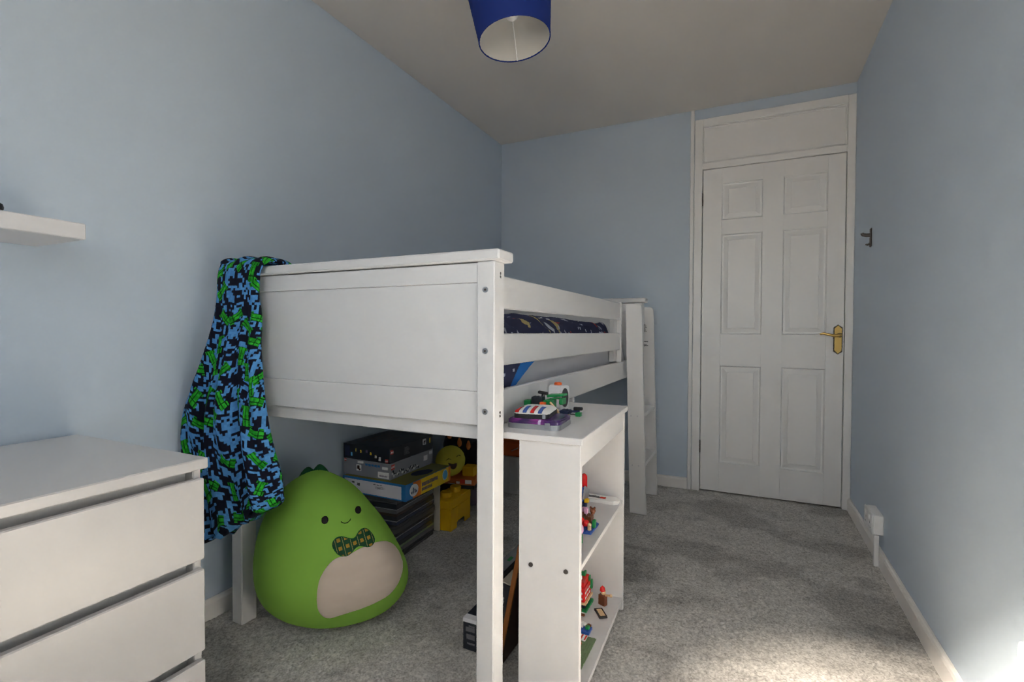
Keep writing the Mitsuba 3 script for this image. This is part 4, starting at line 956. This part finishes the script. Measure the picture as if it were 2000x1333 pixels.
# ---------------------------------------------------------------- on the bottom shelf
ZL = .0453
def moved(key, dy, dx=0.0, sx=1.0, x0=-.455):
    for k in scene:
        if k.startswith(key + '__'): scene[k] = {**scene[k], 'to_world': T().translate([dx + x0 * (1 - sx), dy, 0]).scale([sx, 1, 1])}
hs = thing('toy_house', 'red and green brick toy house on the bottom shelf of the desk unit', 'toy')
put('base', brick(-.535, 1.500, ZL, .080, .085, .008), 'plastic_green', hs)
put('brown_step', cat(brick(-.533, 1.485, ZL, .055, .0145, .020), cbox(-.500, -.455, 1.476, 1.484, ZL, ZL + .006, .001)), 'plastic_brown', hs)
put('tan_ledge', cat(brick(-.536, 1.497, ZL + .0245, .078, .084, .007, False)), 'plastic_tan', hs)
put('dark_wall', cbox(-.530, -.465, 1.505, 1.575, ZL + .0101, ZL + .0242, .001), 'card_black', hs)
put('red_wall', cat(cbox(-.533, -.466, 1.501, 1.578, ZL + .0318, ZL + .078, .001), cbox(-.528, -.472, 1.508, 1.572, ZL + .0782, ZL + .097, .001)), 'plastic_red', hs)
ww = []
for i in range(3):
    for j in range(2):
        ww.append(cbox(-.466 + .0002, -.4645, 1.508 + .022 * i, 1.522 + .022 * i, ZL + .040 + .018 * j, ZL + .046 + .018 * j, .0003)); ww.append(cbox(-.528 + .02 * i, -.516 + .02 * i, 1.4995, 1.5008, ZL + .040 + .018 * j, ZL + .046 + .018 * j, .0003))
put('white_trim', cat(*ww), 'plastic_white', hs)
put('roof_piece', cat(brick(-.522, 1.515, ZL + .0973, .030, .020, .008), ball((-.492, 1.522, ZL + .104), .006, 2)), 'plastic_white', hs)
vn = [brick(-.530 + .012 * i, 1.545 + .004 * (i % 2), ZL + .0973, .010, .020, .009 + .004 * (i % 2)) for i in range(4)] + [cbox(-.472, -.466, 1.56, 1.576, ZL + .0782, ZL + .094, .001), cbox(-.4655, -.456, 1.566, 1.579, ZL + .050, ZL + .080, .001)]
put('leaves', cat(*vn), 'plastic_green', hs)
fg = thing('toy_figure', 'brown brick figure with a red hat beside the red toy house', 'toy')
put('body', tf(cat(cbox(-.455, -.428, 1.606, 1.622, ZL, ZL + .034, .001)), rz=-20, pivot=(-.44, 1.61, 0)), 'plastic_brown', fg)
put('head', ball((-.438, 1.614, ZL + .043), .0085, 2), 'plastic_tan', fg, smooth=True)
put('hat', lathe([(0, 0), (.010, 0), (.008, .010), (0, .018)], 16, (-.441, 1.614, ZL + .049)), 'plastic_red', fg, smooth=35)
put('arm', cat(cyl((-.430, 1.612, ZL + .036), (-.414, 1.606, ZL + .040), .004, 8), ball((-.410, 1.605, ZL + .042), .0055, 2)), 'plastic_tan', fg, smooth=35)
ph = thing('picture_tile', 'small black-framed tile with a tan picture lying on the bottom shelf', 'toy')
PT = lambda m: tf(m, rz=-55, t=(-.4305, 1.600, ZL))
put('frame', PT(cbox(-.027, .027, -.014, .014, 0, .006, .001)), 'black_plastic', ph)
put('picture', PT(cbox(-.021, .021, -.009, .009, .0061, .0066, .0002)), 'plastic_tan', ph)
pd = thing('brick_model', 'blue brick base with white and green pieces next to the striped plate', 'toy')
put('base', brick(-.500, 1.425, ZL, .050, .036, .008), 'plastic_blue', pd)
put('white_piece', cat(brick(-.492, 1.440, ZL + .0102, .018, .014, .014), ball((-.470, 1.452, ZL + .016), .006, 2)), 'plastic_white', pd)
put('green_piece', brick(-.466, 1.436, ZL + .0102, .012, .014, .008), 'plastic_green', pd)
put('brown_piece', brick(-.4655, 1.4515, ZL + .0102, .013, .0085, .006), 'plastic_brown', pd)
ol = thing('base_plate', 'olive green brick base plate with striped tile and red flower, bottom shelf', 'toy')
put('plate', cbox(-.525, -.414, 1.268, 1.418, ZL, ZL + .0035, .0008), 'plastic_olive', ol)
stds = [cyl((-.520 + .008 * i, 1.273 + .008 * j, ZL + .0035), (-.520 + .008 * i, 1.273 + .008 * j, ZL + .005), .0024, 6) for i in range(14) for j in range(15)]
put('studs', cat(*stds), 'plastic_olive', ol, kind='stuff')
put('tile', cbox(-.510, -.440, 1.385, 1.414, ZL + .0052, ZL + .0085, .0005), 'plastic_white', ol)
put('tile_stripe', cat(*[cbox(-.505 + .012 * i, -.500 + .012 * i, 1.387, 1.412, ZL + .0086, ZL + .0091, .0001) for i in range(6)]), 'ink_red', ol)
put('flower', cat(cyl((-.446, 1.350, ZL + .0052), (-.446, 1.350, ZL + .016), .0022, 8), ball((-.446, 1.350, ZL + .019), .006, 2)), 'plastic_red', ol, smooth=40)
put('leaf', cat(brick(-.455, 1.335, ZL + .0052, .014, .012, .007)), 'plastic_green', ol)
put('dark_piece', brick(-.486, 1.345, ZL + .0052, .016, .014, .008), 'black_plastic', ol)
put('white_piece', brick(-.470, 1.290, ZL + .0052, .020, .016, .009), 'plastic_white', ol)
for key, dy, dx in ((hs, .085, -.020), (fg, .045, .0), (pd, .044, .018), (ol, .042, .008), (rb, -.030, .010), (tr, -.050, .025), (eg, -.040, .045), (gm_, -.045, .004), (pl2, -.040, .006)):
    moved(key, dy, dx, .72 if key == hs else 1.0)
